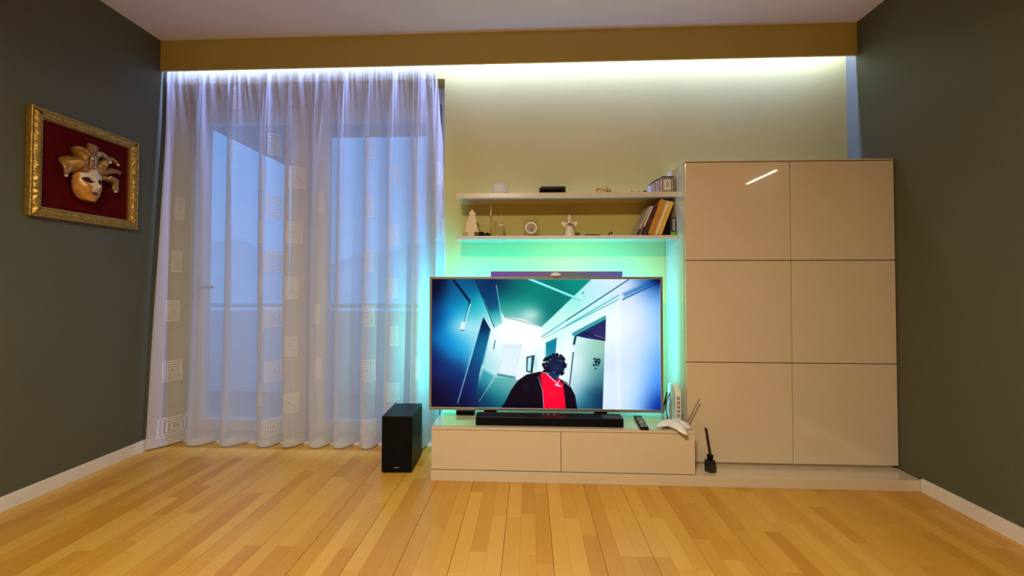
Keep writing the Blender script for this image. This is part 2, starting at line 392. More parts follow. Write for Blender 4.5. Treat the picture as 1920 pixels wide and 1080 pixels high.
    # the man: jacket, shirt, neck, head, chain
    poly([(565, 1032), (600, 985), (640, 900), (690, 825), (760, 775), (860, 752), (900, 755), (1000, 800), (1060, 830), (1095, 870), (1125, 930), (1142, 1032)], (6, 2, 24), 4)
    glow(755, 870, 22, 26, (40, 40, 62), 0.6)
    poly([(862, 768), (905, 760), (960, 800), (1010, 812), (1035, 850), (1050, 960), (1055, 1032), (888, 1032), (884, 930)], (250, 8, 62), 5)
    glow(960, 900, 70, 70, (255, 40, 60), 0.5)
    line(848, 790, 882, 900, 5, (165, 165, 190)); line(882, 900, 890, 1025, 5, (165, 165, 190)); line(1040, 815, 1030, 870, 4, (140, 140, 170)); line(1045, 830, 1085, 860, 4, (190, 210, 220))
    poly([(925, 745), (1010, 745), (1005, 790), (975, 815), (930, 780)], (18, 60, 92), 6)
    poly([(900, 700), (915, 655), (955, 628), (1000, 625), (1035, 645), (1050, 690), (1045, 740), (1010, 775), (960, 775), (920, 750)], (14, 32, 66), 6)
    rr = random.Random(5)
    for k in range(60):
        an = rr.uniform(2.3, 6.6); ra = rr.uniform(0.86, 1.12)
        hx, hy = 972 + 78 * ra * math.cos(an), 695 + 72 * ra * math.sin(an)
        if hy < 770: glow(hx, hy, 8, 9, (5, 8, 26), 1.0, 2)
    for k in range(14): glow(rr.uniform(885, 925), rr.uniform(690, 760), 9, 10, (5, 8, 28), 1.0, 2)
    for k in range(9): glow(rr.uniform(1015, 1045), rr.uniform(730, 775), 8, 9, (5, 8, 28), 1.0, 2)
    for hx, hy in ((940, 660), (916, 672), (925, 680), (905, 705), (892, 735), (1000, 635)): glow(hx, hy, 4, 5, (170, 205, 225), 0.8, 2)
    glow(1020, 670, 22, 10, (60, 110, 150), 0.7); glow(985, 720, 26, 18, (28, 66, 104), 0.7); glow(965, 758, 12, 8, (70, 125, 165), 0.7); glow(1000, 680, 34, 8, (8, 20, 48), 0.7)
    line(880, 762, 905, 758, 4, (245, 235, 245)); line(905, 758, 990, 842, 6, (250, 225, 238)); line(1010, 815, 990, 842, 5, (250, 225, 238)); line(975, 850, 1018, 862, 11, (255, 225, 236)); line(985, 842, 1000, 848, 10, (255, 235, 242))
    # dark corners of the film frame
    glow(36, 1030, 190, 260, (0, 4, 40), 0.85); glow(36, 44, 110, 260, (0, 6, 35), 0.8); glow(1762, 44, 70, 50, (0, 10, 60), 0.9); glow(1765, 1035, 90, 120, (0, 40, 140), 0.85)
    img[:] = np.clip(img, 0, 255) / 255.0
    lum = img.mean(-1, keepdims=True)
    img[:] = np.clip(lum + (img - lum) * 1.12, 0, 1)
    img[:] = np.clip(img * 1.04 - 0.02, 0, 1)
    return img

# ================================================================ the room
YR = -3.4                          # rear wall, behind the camera
XK = 4.7                           # far wall of the open space to the right, behind the camera
YE = 1.32                          # where the right wall ends and the room opens to the side
PL0 = 1.27                         # parquet strips are built from here to the back wall
floor = MB().box(XL - 0.15, XK + 0.15, YR - 0.15, PL0, -0.10, 0.0).box(XL - 0.15, XK + 0.15, PL0, YB + 0.30, -0.10, -0.0125).build('floor', M_floor)
floor.data.materials.append(M_sub)
for p in floor.data.polygons:
    if p.center.y > PL0 + 0.01 and p.normal.z > 0.5: p.material_index = 1
struct(floor)

def plank_mesh(L, W):
    return MB().box(-W / 2, W / 2, 0, L, -0.012, 0.0, bev=0.0003, seg=1)
PLANKS = {}
PW = 0.0633
ncol = int((XR - XL) / PW) + 1
for c in range(ncol):
    xa = XL + c * PW; xb = min(xa + PW, XR)
    if xb - xa < 0.01: continue
    y = PL0
    first = True
    while y < YB - 0.005:
        L = rnd.choice((0.26, 0.32, 0.38, 0.44, 0.50, 0.56)) if not first else rnd.choice((0.14, 0.20, 0.26, 0.38, 0.44, 0.50))
        first = False
        if YB - (y + L) < 0.12: L = YB - y
        L = round(L, 3)
        ymax = 2.11 if xa > -0.50 else 9
        if y < ymax:
            w = round(xb - xa - (0.0016 if c % 3 == 2 else 0.0002), 4); key = (L, w)
            if key not in PLANKS:
                o = plank_mesh(L - 0.0004, w).build('plank', M_plank, floor); PLANKS[key] = o.data
            else:
                o = link('plank', PLANKS[key], None, floor)
            o.location = (xa + w / 2, y, 0)
        y += L

struct(MB().box(XL - 0.15, XK + 0.15, YR - 0.15, YB + 0.15, H, H + 0.12).build('ceiling', M_ceil))
struct(MB().box(XL - 0.15, XL, YR, YB + 0.15, 0, H).build('wall_left', M_side))
struct(MB().box(XR, XR + 0.14, YE, YB + 0.15, 0, H).build('wall_right', M_side))
struct(MB().box(XL, XK, YR - 0.15, YR, 0, H).build('wall_rear', M_plain))
struct(MB().box(XK, XK + 0.15, YR, YE + 0.1, 0, H).build('wall_far_right', M_plain))
struct(MB().box(XR + 0.14, XK, YE, YE + 0.14, 0, H).build('wall_side_room', M_plain))
# back wall with the balcony door opening
OX0, OX1, OZ = -2.34, -0.546, 2.357
struct(MB().box(OX1, XR, YB, YB + 0.17, 0, H).box(XL, OX0, YB, YB + 0.17, 0, H).box(OX0, OX1, YB, YB + 0.17, OZ, H).build('wall_back', M_olive))
# cove valance hanging from the ceiling
struct(MB().box(XL, XR, SOF_Y, SOF_Y + 0.012, SOF_Z, H).build('trim_1', M_olive))
struct(MB().box(XL, XL + 0.014, YR, YB - 0.02, 0, 0.068, bev=0.002).build('baseboard_left', M_white))
struct(MB().box(XR - 0.014, XR, YE, 2.068, 0, 0.066, bev=0.002).build('baseboard_right', M_white))

# LED strip in the cove
cove = empty('cove_light_strip', (0, 2.440, 2.585), 'cool white light strip hidden behind the khaki ceiling valance', 'light strip')
MB().box(XL + 0.02, XR - 0.02, -0.005, 0.005, 0.005, 0.015).build('strip_profile', M_wplast, cove)
area('strip_glow', ((XL + XR) / 2 , 0.0, -0.002), (0, 0, 0), XR - XL - 0.06, 0.010, COVE_W, COOL, cove)

# room lamps behind the camera
def ceiling_lamp():
    t = empty('ceiling_lamp', (-0.40, -0.45, H), 'round white ceiling lamp above the middle of the room', 'lamp')
    MB().lathe([(0.24, 0.0), (0.25, -0.012), (0.25, -0.055), (0.235, -0.06)], n=40).build('housing', M_wplast, t, smooth=True)
    a = area('lamp_glow', (0, 0, -0.066), (0, 0, 0), 0.42, 0.42, ROOM_LAMP_W, WARM, t); a.data.shape = 'DISK'; a.data.spread = math.radians(170)
    return t
ceiling_lamp()
t = empty('linear_lamp', (3.267, -1.31, 2.55), 'slim white linear ceiling lamp mirrored in the top left cabinet door', 'lamp')
MB().box(-0.03, 0.03, -0.36, 0.36, 0.006, 0.05, bev=0.004).build('housing', M_wplast, t)
MB().box(-0.016, 0.016, -0.345, 0.345, 0.0, 0.006).build('diffuser', emit_mat('linear_lamp_light', (1.0, 0.86, 0.66), 42.0), t)
t = empty('ceiling_spot', (3.217, -0.58, 2.60), 'small round ceiling spot mirrored at the top of the right cabinet door', 'lamp')
MB().lathe([(0.045, 0.0), (0.045, -0.03), (0.03, -0.032)], n=20).build('housing', M_wplast, t)
MB().lathe([(0.028, -0.032), (0.024, -0.036)], n=20).build('lens', emit_mat('spot_lamp_light', (1.0, 0.9, 0.75), 30.0), t)

# ---------------------------------------------------------------- balcony door unit
win = empty('window_1', (0, 2.62, 0), kind='structure')
FY0, FY1 = 0.0, 0.06
def wpart(name, boxes, m, parent=win, bev=0.004):
    b = MB()
    for q in boxes: b.box(*q, bev=bev)
    return b.build(name, m, parent)
wpart('window_frame', [(OX0, OX0 + 0.045, FY0, FY1 + 0.02, 0, OZ), (OX1 - 0.045, OX1, FY0, FY1 + 0.02, 0, OZ), (OX0 + 0.045, OX1 - 0.045, FY0, FY1 + 0.02, 2.243, OZ), (OX0 + 0.045, OX1 - 0.045, FY0, FY1 + 0.02, 0, 0.03)], M_frame)
MG = glass_mat('window_glass', (0.97, 0.98, 1.0), 0.06)
for gx0, gx1, sx0, sx1, side in ((-2.225, -1.62, OX0 + 0.05, -1.497, 1), (-1.365, -0.69, -1.491, OX1 - 0.05, 0)):
    sash = wpart('sash', [(sx0, gx0, -0.012, FY1 - 0.01, 0.035, 2.235), (gx1, sx1, -0.012, FY1 - 0.01, 0.035, 2.235), (gx0, gx1, -0.012, FY1 - 0.01, 2.14, 2.235), (gx0, gx1, -0.012, FY1 - 0.01, 0.035, 0.115)], M_frame)
    MB().box(gx0, gx1, 0.015, 0.021, 0.115, 2.14).build('pane', MG, sash)
    if side:
        MB().box(-2.272, -2.242, -0.022, -0.012, 0.965, 1.055, bev=0.003).box(-2.265, -2.250, -0.05, -0.022, 1.0, 1.02, bev=0.003).box(-2.265, -2.130, -0.055, -0.040, 1.0, 1.018, bev=0.004).build('door_handle', M_grey, sash)
struct(MB().box(OX0, OX1, YB, 2.72, -0.012, 0.012, bev=0.002).build('trim_2', M_frame))
# ---------------------------------------------------------------- outside
M_ext = mat('pale_render', (0.80, 0.79, 0.80), 0.8)
struct(MB().box(-4.2, 0.8, YB + 0.30, 4.1, -0.16, -0.06).build('balcony_floor', mat('balcony_concrete', (0.35, 0.34, 0.34), 0.8)))
struct(MB().box(-4.2, 0.8, 3.92, 4.02, -0.06, 0.76).build('balcony_parapet', M_ext))
struct(MB().tube([(-4.2, 3.97, 0.815), (0.8, 3.97, 0.815)], 0.022, 12).build('balcony_rail', M_frame))
struct(MB().prism([(-2.60, 2.85), (0.8, 2.85), (0.8, 3.33), (-2.12, 3.33), (-2.12, 4.1), (-2.60, 4.1)], 2.30, 2.45, 'XY').build('balcony_slab', mat('balcony_soffit', (0.3, 0.3, 0.32), 0.85)))
hx = np.linspace(-140, 60, 140); hz = 6.2 + 1.7 * np.sin(hx * 0.07 + 1.0) + 0.9 * np.sin(hx * 0.19) + 0.35 * np.sin(hx * 0.53)
hp = np.zeros((3, 140, 3)); hp[..., 0] = hx; hp[0, :, 1] = 60; hp[0, :, 2] = -12; hp[1, :, 1] = 75; hp[1, :, 2] = hz; hp[2, :, 1] = 110; hp[2, :, 2] = -12
hp[1, :, 2] = 1.02 + (hz) * 75 / 60.0
struct(grid_mesh('distant_hills', hp, mat('hazy_hills', (0.90, 0.90, 0.92), 0.95, var=0.2, scale=0.1)))

# ================================================================ sheer curtain
CX0, CX1, CZ0, CZ1 = -2.359, -0.556, 0.012, 2.56
RIDGE = np.array([-2.45, -2.345, -2.105, -1.910, -1.672, -1.530, -1.335, -1.185, -1.005, -0.868, -0.690, -0.575, -0.50])
_fine = np.linspace(-2.5, -0.45, 2051)
_ph = np.interp(_fine, RIDGE, np.arange(len(RIDGE)) * 2 * math.pi)
_k = np.ones(61) / 61.0
_ph = np.convolve(np.pad(_ph, 30, mode='edge'), _k, 'valid')
_dph = np.convolve(np.pad(np.gradient(_ph, _fine), 40, mode='edge'), np.ones(81) / 81.0, 'valid')
_beta = np.interp(_fine, RIDGE, [1.0, 1.3, 1.5, 1.2, 1.55, 1.1, 1.5, 1.35, 1.2, 1.45, 1.1, 0.8, 0.6])
def curtain_xy(S, Z):
    """Cloth at the along-the-rail position S and height Z: full folds that close behind
    one another lower down, gathered into fine pleats under the heading tape."""
    S = np.asarray(S, float); Z = np.asarray(Z, float)
    h = np.clip((Z - CZ0) / (CZ1 - CZ0), 0, 1)
    ph = np.interp(S + 0.010 * np.sin(Z * 1.7 + S * 5) * (1 - h), _fine, _ph)
    top = np.clip((Z - 1.70) / 0.66, 0, 1) ** 1.4
    be = 0.72 * np.interp(S, _fine, _beta) * (1 - 0.75 * top) * (0.80 + 0.20 * (1 - h))
    ends = np.clip((S - CX0) / 0.10, 0, 1) * np.clip((-0.56 - S) / 0.10, 0, 1)
    X = S + be * ends / np.interp(S, _fine, _dph) * np.sin(ph)
    A = 0.082 - 0.030 * h
    y = 2.470 + 0.030 * (1 - top) - A * np.cos(ph) * (1 - 0.78 * top)
    y = y - 0.006 * np.cos(2 * ph + 1.1 + S * 3) * (0.35 + 0.65 * h)
    y = y + top * (0.0085 * np.sin(S * 131 + 2.1 * np.sin(S * 9)) + 0.006 * np.sin(S * 223 + 3 * np.sin(S * 7)))
    y = y - 0.075 * (1 - h) ** 1.4 * np.exp(-((S - CX0) / 0.13) ** 2) - 0.022 * (1 - h) * np.exp(-((S - CX1) / 0.14) ** 2)
    y = y + 0.0025 * np.sin(S * 47 + Z * 2.0) * (1 - top)
    y = np.maximum(y, np.where(Z > SOF_Z - 0.12, SOF_Y + 0.016, 0))
    inside = (X > OX0 + 0.03) & (X < OX1 - 0.03) & (Z < OZ - 0.05)      # the folds may swing into the door recess
    return X, np.minimum(y, np.where(inside, 2.585, YB - 0.004))

def curtain_right(Z):
    return np.interp(Z, [0.0, 0.4, 1.2, 1.9, 2.42, 2.6], [-0.600, -0.575, -0.530, -0.552, -0.585, -0.588])

curt = empty('sheer_curtain', (-1.46, 2.46, 0.0), 'white sheer curtain with woven squares in front of the balcony door', 'curtain')
CO = np.array([-1.46, 2.46, 0.0])
nx, nz = 900, 90
zz = np.linspace(CZ0, CZ1, nz); P = np.zeros((nz, nx, 3))
for j, z in enumerate(zz):
    xs = np.linspace(CX0 + 0.002 * math.sin(z * 4), float(curtain_right(z)), nx)
    P[j, :, 0], P[j, :, 1] = curtain_xy(xs, np.full(nx, z)); P[j, :, 2] = z
M_sheer = sheer_mat('sheer_voile', (0.84, 0.82, 0.81), 0.55, 0.40)
M_motif = sheer_mat('woven_square_thread', (0.95, 0.92, 0.86), 0.60, 0.25)
grid_mesh('cloth', P - CO, M_sheer, curt)
# doubled hem and side seam, heading tape
def cloth_band(name, x0, x1, z0, z1, n1, n2, m, off=-0.0016):
    xs = np.linspace(x0, x1, n1); zs = np.linspace(z0, z1, n2); B = np.zeros((n2, n1, 3))
    for j, z in enumerate(zs):
        bx_, by_ = curtain_xy(xs, np.full(n1, z)); B[j, :, 0] = bx_; B[j, :, 2] = z; B[j, :, 1] = by_ + off
    return grid_mesh(name, B - CO, m, curt)
M_band = sheer_mat('doubled_voile', (0.84, 0.82, 0.81), 0.55, 0.40)
cloth_band('bottom_hem', CX0, -0.61, 0.014, 0.055, 500, 4, M_band)
cloth_band('heading_tape', CX0, -0.59, 2.335, 2.385, 700, 6, sheer_mat('heading_cloth', (0.88, 0.87, 0.87), 0.40, 0.40))
cloth_band('side_seam', CX0 + 0.002, CX0 + 0.045, 0.02, 2.38, 8, 80, M_band)
cloth_band('side_seam', -0.628, -0.608, 0.02, 2.30, 8, 80, M_band)
MOTIFS = [(-2.255, 1.518, 0.032, 0.138), (-2.259, 1.175, 0.032, 0.137), (-2.267, 0.858, 0.043, 0.129), (-2.26, 0.477, 0.057, 0.129), (-2.243, 0.123, 0.092, 0.121), (-1.919, 2.231, 0.042, 0.138), (-1.914, 1.893, 0.042, 0.131), (-1.76, 1.709, 0.098, 0.137), (-1.769, 1.358, 0.098, 0.129), (-1.76, 1.015, 0.084, 0.122), (-1.762, 0.657, 0.077, 0.121), (-1.764, 0.322, 0.104, 0.121), (-1.626, 1.93, 0.059, 0.137), (-1.624, 1.524, 0.073, 0.143), (-1.613, 1.174, 0.087, 0.135), (-1.611, 0.823, 0.076, 0.128), (-1.6, 0.478, 0.069, 0.127), (-1.602, 0.124, 0.083, 0.113), (-1.47, 1.716, 0.08, 0.136), (-1.48, 1.36, 0.076, 0.135), (-1.489, 1.005, 0.069, 0.135), (-1.491, 0.636, 0.062, 0.121), (-1.491, 0.285, 0.076, 0.12), (-1.319, 1.552, 0.028, 0.129), (-1.329, 0.838, 0.027, 0.121), (-1.322, 0.504, 0.027, 0.12), (-1.017, 1.887, 0.062, 0.122), (-1.014, 1.519, 0.061, 0.135), (-1.011, 1.173, 0.061, 0.134), (-1.008, 0.829, 0.075, 0.127), (-1.005, 0.491, 0.081, 0.133), (-1.002, 0.124, 0.081, 0.119), (-0.838, 1.727, 0.034, 0.121), (-0.853, 1.34, 0.068, 0.127), (-0.854, 1.006, 0.061, 0.12), (-0.831, 0.708, 0.047, 0.119), (-0.832, 0.36, 0.067, 0.112), (-0.702, 1.524, 0.034, 0.134), (-0.711, 1.877, 0.034, 0.128), (-0.689, 0.51, 0.04, 0.119), (-0.605, 1.724, 0.088, 0.134), (-0.6, 1.373, 0.084, 0.14)]
_ss = np.linspace(CX0, -0.56, 3000)
def motif(cx, cz, w, h):
    V, F = [], []
    # where along the cloth the front layer passes this spot, and how much it is stretched there
    X_, Y_ = curtain_xy(_ss, np.full(3000, cz))
    i_ = int(np.argmin(np.abs(X_ - cx) + 1.5 * (Y_ - Y_.min())  * (np.abs(X_ - cx) < 0.02) + 10 * (np.abs(X_ - cx) >= 0.02)))
    sl = max(0.6, (X_[min(i_ + 12, 2999)] - X_[max(i_ - 12, 0)]) / (_ss[min(i_ + 12, 2999)] - _ss[max(i_ - 12, 0)]))
    cx, w = float(_ss[i_]), w / sl
    def strip(xa, xb, za, zb):
        nX = max(3, int(abs(xb - xa) / 0.003)); nZ = max(2, int(abs(zb - za) / 0.012))
        xs = np.linspace(xa, xb, nX); zs = np.linspace(za, zb, nZ)
        G = np.zeros((nZ, nX, 3))
        for j, z in enumerate(zs):
            gx_, gy_ = curtain_xy(xs, np.full(nX, z)); G[j, :, 0] = gx_; G[j, :, 2] = z; G[j, :, 1] = gy_ - 0.0022
        b = len(V); V.extend((G.reshape(-1, 3) - CO).tolist())
        for j in range(nZ - 1):
            for i in range(nX - 1): F.append((b + j * nX + i, b + j * nX + i + 1, b + (j + 1) * nX + i + 1, b + (j + 1) * nX + i))
    for q, s in enumerate((1.0, 0.76, 0.53, 0.30)):
        a, b = w / 2 * s, h / 2 * s; tx, tz = w * (0.055 if q else 0.07), h * (0.05 if q else 0.06)
        gap = 0.0 if q == 0 else 0.16 * b       # the squares wind inward
        strip(cx - a, cx + a, cz + b - tz, cz + b); strip(cx - a, cx + a, cz - b, cz - b + tz)
        strip(cx - a, cx - a + tx, cz - b + tz, cz + b - tz); strip(cx + a - tx, cx + a, cz - b + tz + gap, cz + b - tz)
    me = bpy.data.meshes.new('woven_square'); me.from_pydata(V, [], F); me.update()
    return link('woven_square', me, M_motif, curt, smooth=True)
for a in MOTIFS: motif(*a)

# ================================================================ furniture
plinth = tag(MB().box(-0.516, XR - 0.002, 2.070, 2.500, 0.0, PLZ, bev=0.0015).build('plinth', M_gloss), 'long low glossy cream plinth under television stand and tall cabinet', 'plinth')

cab = empty('cabinet', (1.40, 2.35, PLZ), 'tall glossy cream cabinet with six flat square doors', 'cabinet')
CO2 = (1.40, 2.35, PLZ)
def off(q, c): return (q[0] - c[0], q[1] - c[0], q[2] - c[1], q[3] - c[1], q[4] - c[2], q[5] - c[2])
C0, C1, C2, CT = 0.8526, 1.4117, 1.9535, 1.709
for nm, q in (('side_panel', (C0, C0 + 0.018, 2.222, 2.500, PLZ + 0.001, CT - 0.0075)), ('side_panel', (C2 - 0.018, C2, 2.222, 2.500, PLZ + 0.001, CT - 0.0075)),
              ('top_panel', (C0, C2, 2.195, 2.500, CT - 0.007, CT)), ('bottom_panel', (C0 + 0.018, C2 - 0.018, 2.213, 2.500, PLZ + 0.001, PLZ + 0.02)),
              ('divider', (C1 - 0.009, C1 + 0.009, 2.235, 2.490, PLZ + 0.02, CT - 0.016)), ('back_panel', (C0 + 0.018, C2 - 0.018, 2.490, 2.498, PLZ + 0.02, CT - 0.016))):
    MB().box(*off(q, CO2), bev=0.0008, seg=1).build(nm, M_gloss if nm != 'back_panel' else M_carc, cab)
ZJ = [(PLZ + 0.016, 0.6083), (0.6083, 1.1615), (1.1615, CT - 0.0095)]
for xa, xb in ((C0, C1), (C1, C2)):
    for za, zb in ZJ:
        MB().box(*off((xa + 0.0019, xb - 0.0019, 2.194, 2.212, za + 0.0020, zb - 0.0020), CO2), bev=0.0012).build('door', M_gloss, cab)

stand = empty('television_stand', (0.1675, 2.29, PLZ), 'low glossy cream television stand with two wide drawers', 'stand')
CO3 = (0.1675, 2.29, PLZ)
SZ = 0.279
MB().box(*off((-0.515, 0.849, 2.076, 2.500, SZ - 0.014, SZ), CO3), bev=0.001).build('top_panel', M_gloss, stand)
for q in ((-0.515, -0.497, 2.094, 2.500, PLZ + 0.001, SZ - 0.014), (0.831, 0.849, 2.094, 2.500, PLZ + 0.001, SZ - 0.014)):
    MB().box(*off(q, CO3), bev=0.0008, seg=1).build('side_panel', M_gloss, stand)
MB().box(*off((-0.497, 0.831, 2.490, 2.498, PLZ + 0.001, SZ - 0.014), CO3)).build('back_panel', M_carc, stand)
for xa, xb in ((-0.515, 0.165), (0.165, 0.849)):
    MB().box(*off((xa + 0.0012, xb - 0.0012, 2.076, 2.093, PLZ + 0.004, SZ - 0.0165), CO3), bev=0.0012).build('drawer', M_gloss, stand)

tag(MB().box(-0.434, 0.8515, 2.308, YB - 0.001, 1.539, 1.567, bev=0.0012).build('wall_shelf', M_gloss), 'upper glossy cream wall shelf beside the tall cabinet', 'shelf', 'floating shelves')
tag(MB().box(-0.434, 0.8515, 2.308, YB - 0.001, 1.294, 1.315, bev=0.0012).build('wall_shelf', M_gloss), 'lower glossy cream wall shelf above the television', 'shelf', 'floating shelves')

# ================================================================ television
TX0, TX1, TZ0, TZ1, TY = -0.560, 0.7325, 0.3285, 1.0715, 2.203
tv = empty('television', ((TX0 + TX1) / 2, TY + 0.03, SZ), 'large flat television showing a man in a red shirt in a corridor', 'television')
TO = ((TX0 + TX1) / 2, TY + 0.03, SZ)
def tbox(name, q, m, bev=0.002, parent=tv): return MB().box(*off(q, TO), bev=bev).build(name, m, parent)
bz = 0.013
tbox('bezel', (TX0, TX1, TY, TY + 0.03, TZ1 - bz, TZ1), M_bezel); tbox('bezel', (TX0, TX1, TY, TY + 0.03, TZ0, TZ0 + 0.015), M_bezel)
tbox('bezel', (TX0, TX0 + bz, TY, TY + 0.03, TZ0 + 0.015, TZ1 - bz), M_bezel); tbox('bezel', (TX1 - bz, TX1, TY, TY + 0.03, TZ0 + 0.015, TZ1 - bz), M_bezel)
tbox('back_housing', (TX0 + 0.02, TX1 - 0.02, TY + 0.012, TY + 0.055, TZ0 + 0.02, TZ1 - 0.02), M_black, 0.008)
for fx in (-0.22, 0.40):
    MB().prism([(fx - 0.012 - TO[0], TZ0 + 0.03 - TO[2]), (fx + 0.012 - TO[0], TZ0 + 0.03 - TO[2]), (fx + 0.05 - TO[0], 0.0012), (fx + 0.038 - TO[0], 0.0012), (fx - TO[0], 0.028), (fx - 0.038 - TO[0], 0.0012), (fx - 0.05 - TO[0], 0.0012)], 0.0, 0.022, 'XZ').build('foot', M_black, tv)
GW, GH = 560, 320
img = paint_screen(GW, GH)
SX0, SX1, SZ0, SZ1 = TX0 + bz, TX1 - bz, TZ0 + 0.015, TZ1 - bz
G = np.zeros((GH, GW, 3)); G[..., 0] = np.linspace(SX0, SX1, GW)[None] - TO[0]; G[..., 1] = TY + 0.004 - TO[1]; G[..., 2] = np.linspace(SZ1, SZ0, GH)[:, None] - TO[2]
M_screen = bpy.data.materials.new('screen_picture'); M_screen.use_nodes = True
nt = M_screen.node_tree; pb = nt.nodes['Principled BSDF']
pb.inputs['Base Color'].default_value = (0.004, 0.004, 0.005, 1); pb.inputs['Roughness'].default_value = 0.12; pb.inputs['Specular IOR Level'].default_value = 0.08
ca = nt.nodes.new('ShaderNodeVertexColor'); ca.layer_name = 'picture'
nt.links.new(ca.outputs['Color'], pb.inputs['Emission Color']); pb.inputs['Emission Strength'].default_value = SCREEN_GAIN
scr = grid_mesh('screen', G, M_screen, tv, smooth=False)
at = scr.data.color_attributes.new('picture', 'FLOAT_COLOR', 'POINT')
li = np.where(img <= 0.04045, img / 12.92, ((img + 0.055) / 1.055) ** 2.4)
at.data.foreach_set('color', np.concatenate([li, np.ones((GH, GW, 1))], -1).reshape(-1).astype(np.float32))
# backlight strips along the rear edges of the television
TEAL = (0.0, 0.43, 1.0); CYAN = (0.10, 0.62, 1.0); LIME = (0.18, 0.78, 0.95); GREEN = (0.0, 0.52, 1.0); SPRING = (0.14, 0.90, 0.66); MINT = (0.05, 1.0, 0.62)
M_led = mat('led_tape', (0.8, 0.8, 0.8), 0.5)
BY = TY + 0.062
def glow_strip(x0, x1, z0, z1, colr, power, tilt=90):
    tbox('backlight_strip', (x0, x1, TY + 0.055, TY + 0.058, z0, z1), M_led, 0.0)
    area('backlight_glow', ((x0 + x1) / 2 - TO[0], BY - TO[1], (z0 + z1) / 2 - TO[2]), (math.radians(tilt), 0, 0), x1 - x0, z1 - z0, power * TV_GLOW, colr, tv)
glow_strip(TX0 + 0.03, TX0 + 0.042, 0.70, 1.03, SPRING, 1.5); glow_strip(TX0 + 0.03, TX0 + 0.042, 0.38, 0.70, (0.06, 0.80, 0.90), 2.0)
glow_strip(TX1 - 0.042, TX1 - 0.03, 0.40, 1.03, CYAN, 3.2)
xs_ = [TX0 + 0.05, -0.25, 0.10, 0.42, TX1 - 0.05]
for k, cc in enumerate((TEAL, GREEN, LIME, TEAL)): glow_strip(xs_[k], xs_[k + 1] - 0.01, 1.040, 1.050, cc, 1.75, 115)
glow_strip(TX0 + 0.06, TX1 - 0.06, 0.37, 0.38, CYAN, 0.22)

# glowing bar behind the top edge, lens dome on the television
lb = empty('light_bar', (0.1515, 2.247, 1.075), 'slim purple and blue glowing light bar behind the television top', 'light bar')
m = bpy.data.materials.new('purple_blue_glow'); m.use_nodes = True
nt = m.node_tree; pb = nt.nodes['Principled BSDF']; pb.inputs['Base Color'].default_value = (0.012, 0.010, 0.016, 1); pb.inputs['Roughness'].default_value = 0.5
tc = nt.nodes.new('ShaderNodeTexCoord'); sp = nt.nodes.new('ShaderNodeSeparateXYZ'); rp = nt.nodes.new('ShaderNodeValToRGB'); mr = nt.nodes.new('ShaderNodeMapRange')
mr.inputs[1].default_value = -0.38; mr.inputs[2].default_value = 0.38
nt.links.new(tc.outputs['Object'], sp.inputs[0]); nt.links.new(sp.outputs[0], mr.inputs[0]); nt.links.new(mr.outputs[0], rp.inputs[0]); nt.links.new(rp.outputs[0], pb.inputs['Emission Color'])
e = rp.color_ramp.elements; e[0].color = (*rgb(110, 62, 165), 1); e[1].color = (*rgb(88, 90, 175), 1)
k = e.new(0.5); k.color = (*rgb(115, 85, 110), 1); k = e.new(0.62); k.color = (*rgb(105, 98, 105), 1)
pb.inputs['Emission Strength'].default_value = 0.8
MB().box(-0.3695, 0.3695, -0.010, -0.001, -0.0195, 0.0285, bev=0.001).build('diffuser', m, lb)
MB().box(-0.369, 0.369, -0.0008, 0.010, -0.0195, 0.0275, bev=0.001).build('housing', M_black, lb)
MB().box(-0.012, 0.012, -0.008, 0.008, -0.0232, -0.0197).build('bracket', M_black, lb)
dm = empty('dome_camera', (0.148, 2.228, 1.0725), 'small white dome sitting on the television top edge', 'camera')
MB().lathe([(0.034, 0.0), (0.035, 0.003), (0.034, 0.005)], n=28).build('base_ring', M_grey, dm)
MB().lathe([(0.033, 0.005), (0.031, 0.011), (0.024, 0.018), (0.012, 0.0225), (0.002, 0.024)], n=28).build('dome', M_wplast, dm, smooth=True)

# ================================================================ sound and media
sb = empty('soundbar', (0.1045, 2.147, SZ), 'long black soundbar lying on the stand below the television', 'soundbar')
MB().box(-0.390, 0.390, -0.041, 0.041, 0.0005, 0.047, bev=0.004).build('body', M_black, sb)
MB().box(-0.386, 0.386, -0.0435, -0.0405, 0.004, 0.043, bev=0.001).build('front_grille', M_blackm, sb)
for bx_ in (-0.03, 0.0, 0.03): MB().lathe([(0.006, 0.047), (0.006, 0.0478)], c=(bx_, 0.01, 0), n=12).build('button', M_grey, sb)

sub = empty('subwoofer', (-0.727, 2.262, 0.0), 'black floor standing subwoofer box beside the television stand', 'speaker', rz=math.radians(2.5))
MB().box(-0.083, 0.083, -0.118, 0.122, 0.006, 0.3075, bev=0.003).build('cabinet_box', M_black, sub)
MB().box(-0.081, 0.081, -0.1225, -0.1175, 0.008, 0.305, bev=0.002).build('front_grille', M_blackm, sub)
MB().box(-0.014, 0.014, -0.1238, -0.1224, 0.030, 0.034).build('badge', M_grey, sub)
for sx in (-0.065, 0.065):
    for sy in (-0.10, 0.10): MB().lathe([(0.012, 0.0), (0.012, 0.006)], c=(sx, sy, 0), n=12).build('foot', M_blackm, sub)

st = empty('media_box', (-0.367, 2.290, SZ), 'small flat black media box under the left of the television', 'media player')
MB().box(-0.052, 0.052, -0.030, 0.030, 0.002, 0.027, bev=0.004).build('body', M_black, st)
MB().box(-0.046, 0.046, -0.0308, -0.0296, 0.009, 0.020).build('front_window', M_blackm, st)
MB().box(-0.040, 0.040, -0.02, 0.02, 0.0003, 0.002).build('foot_pad', M_blackm, st)

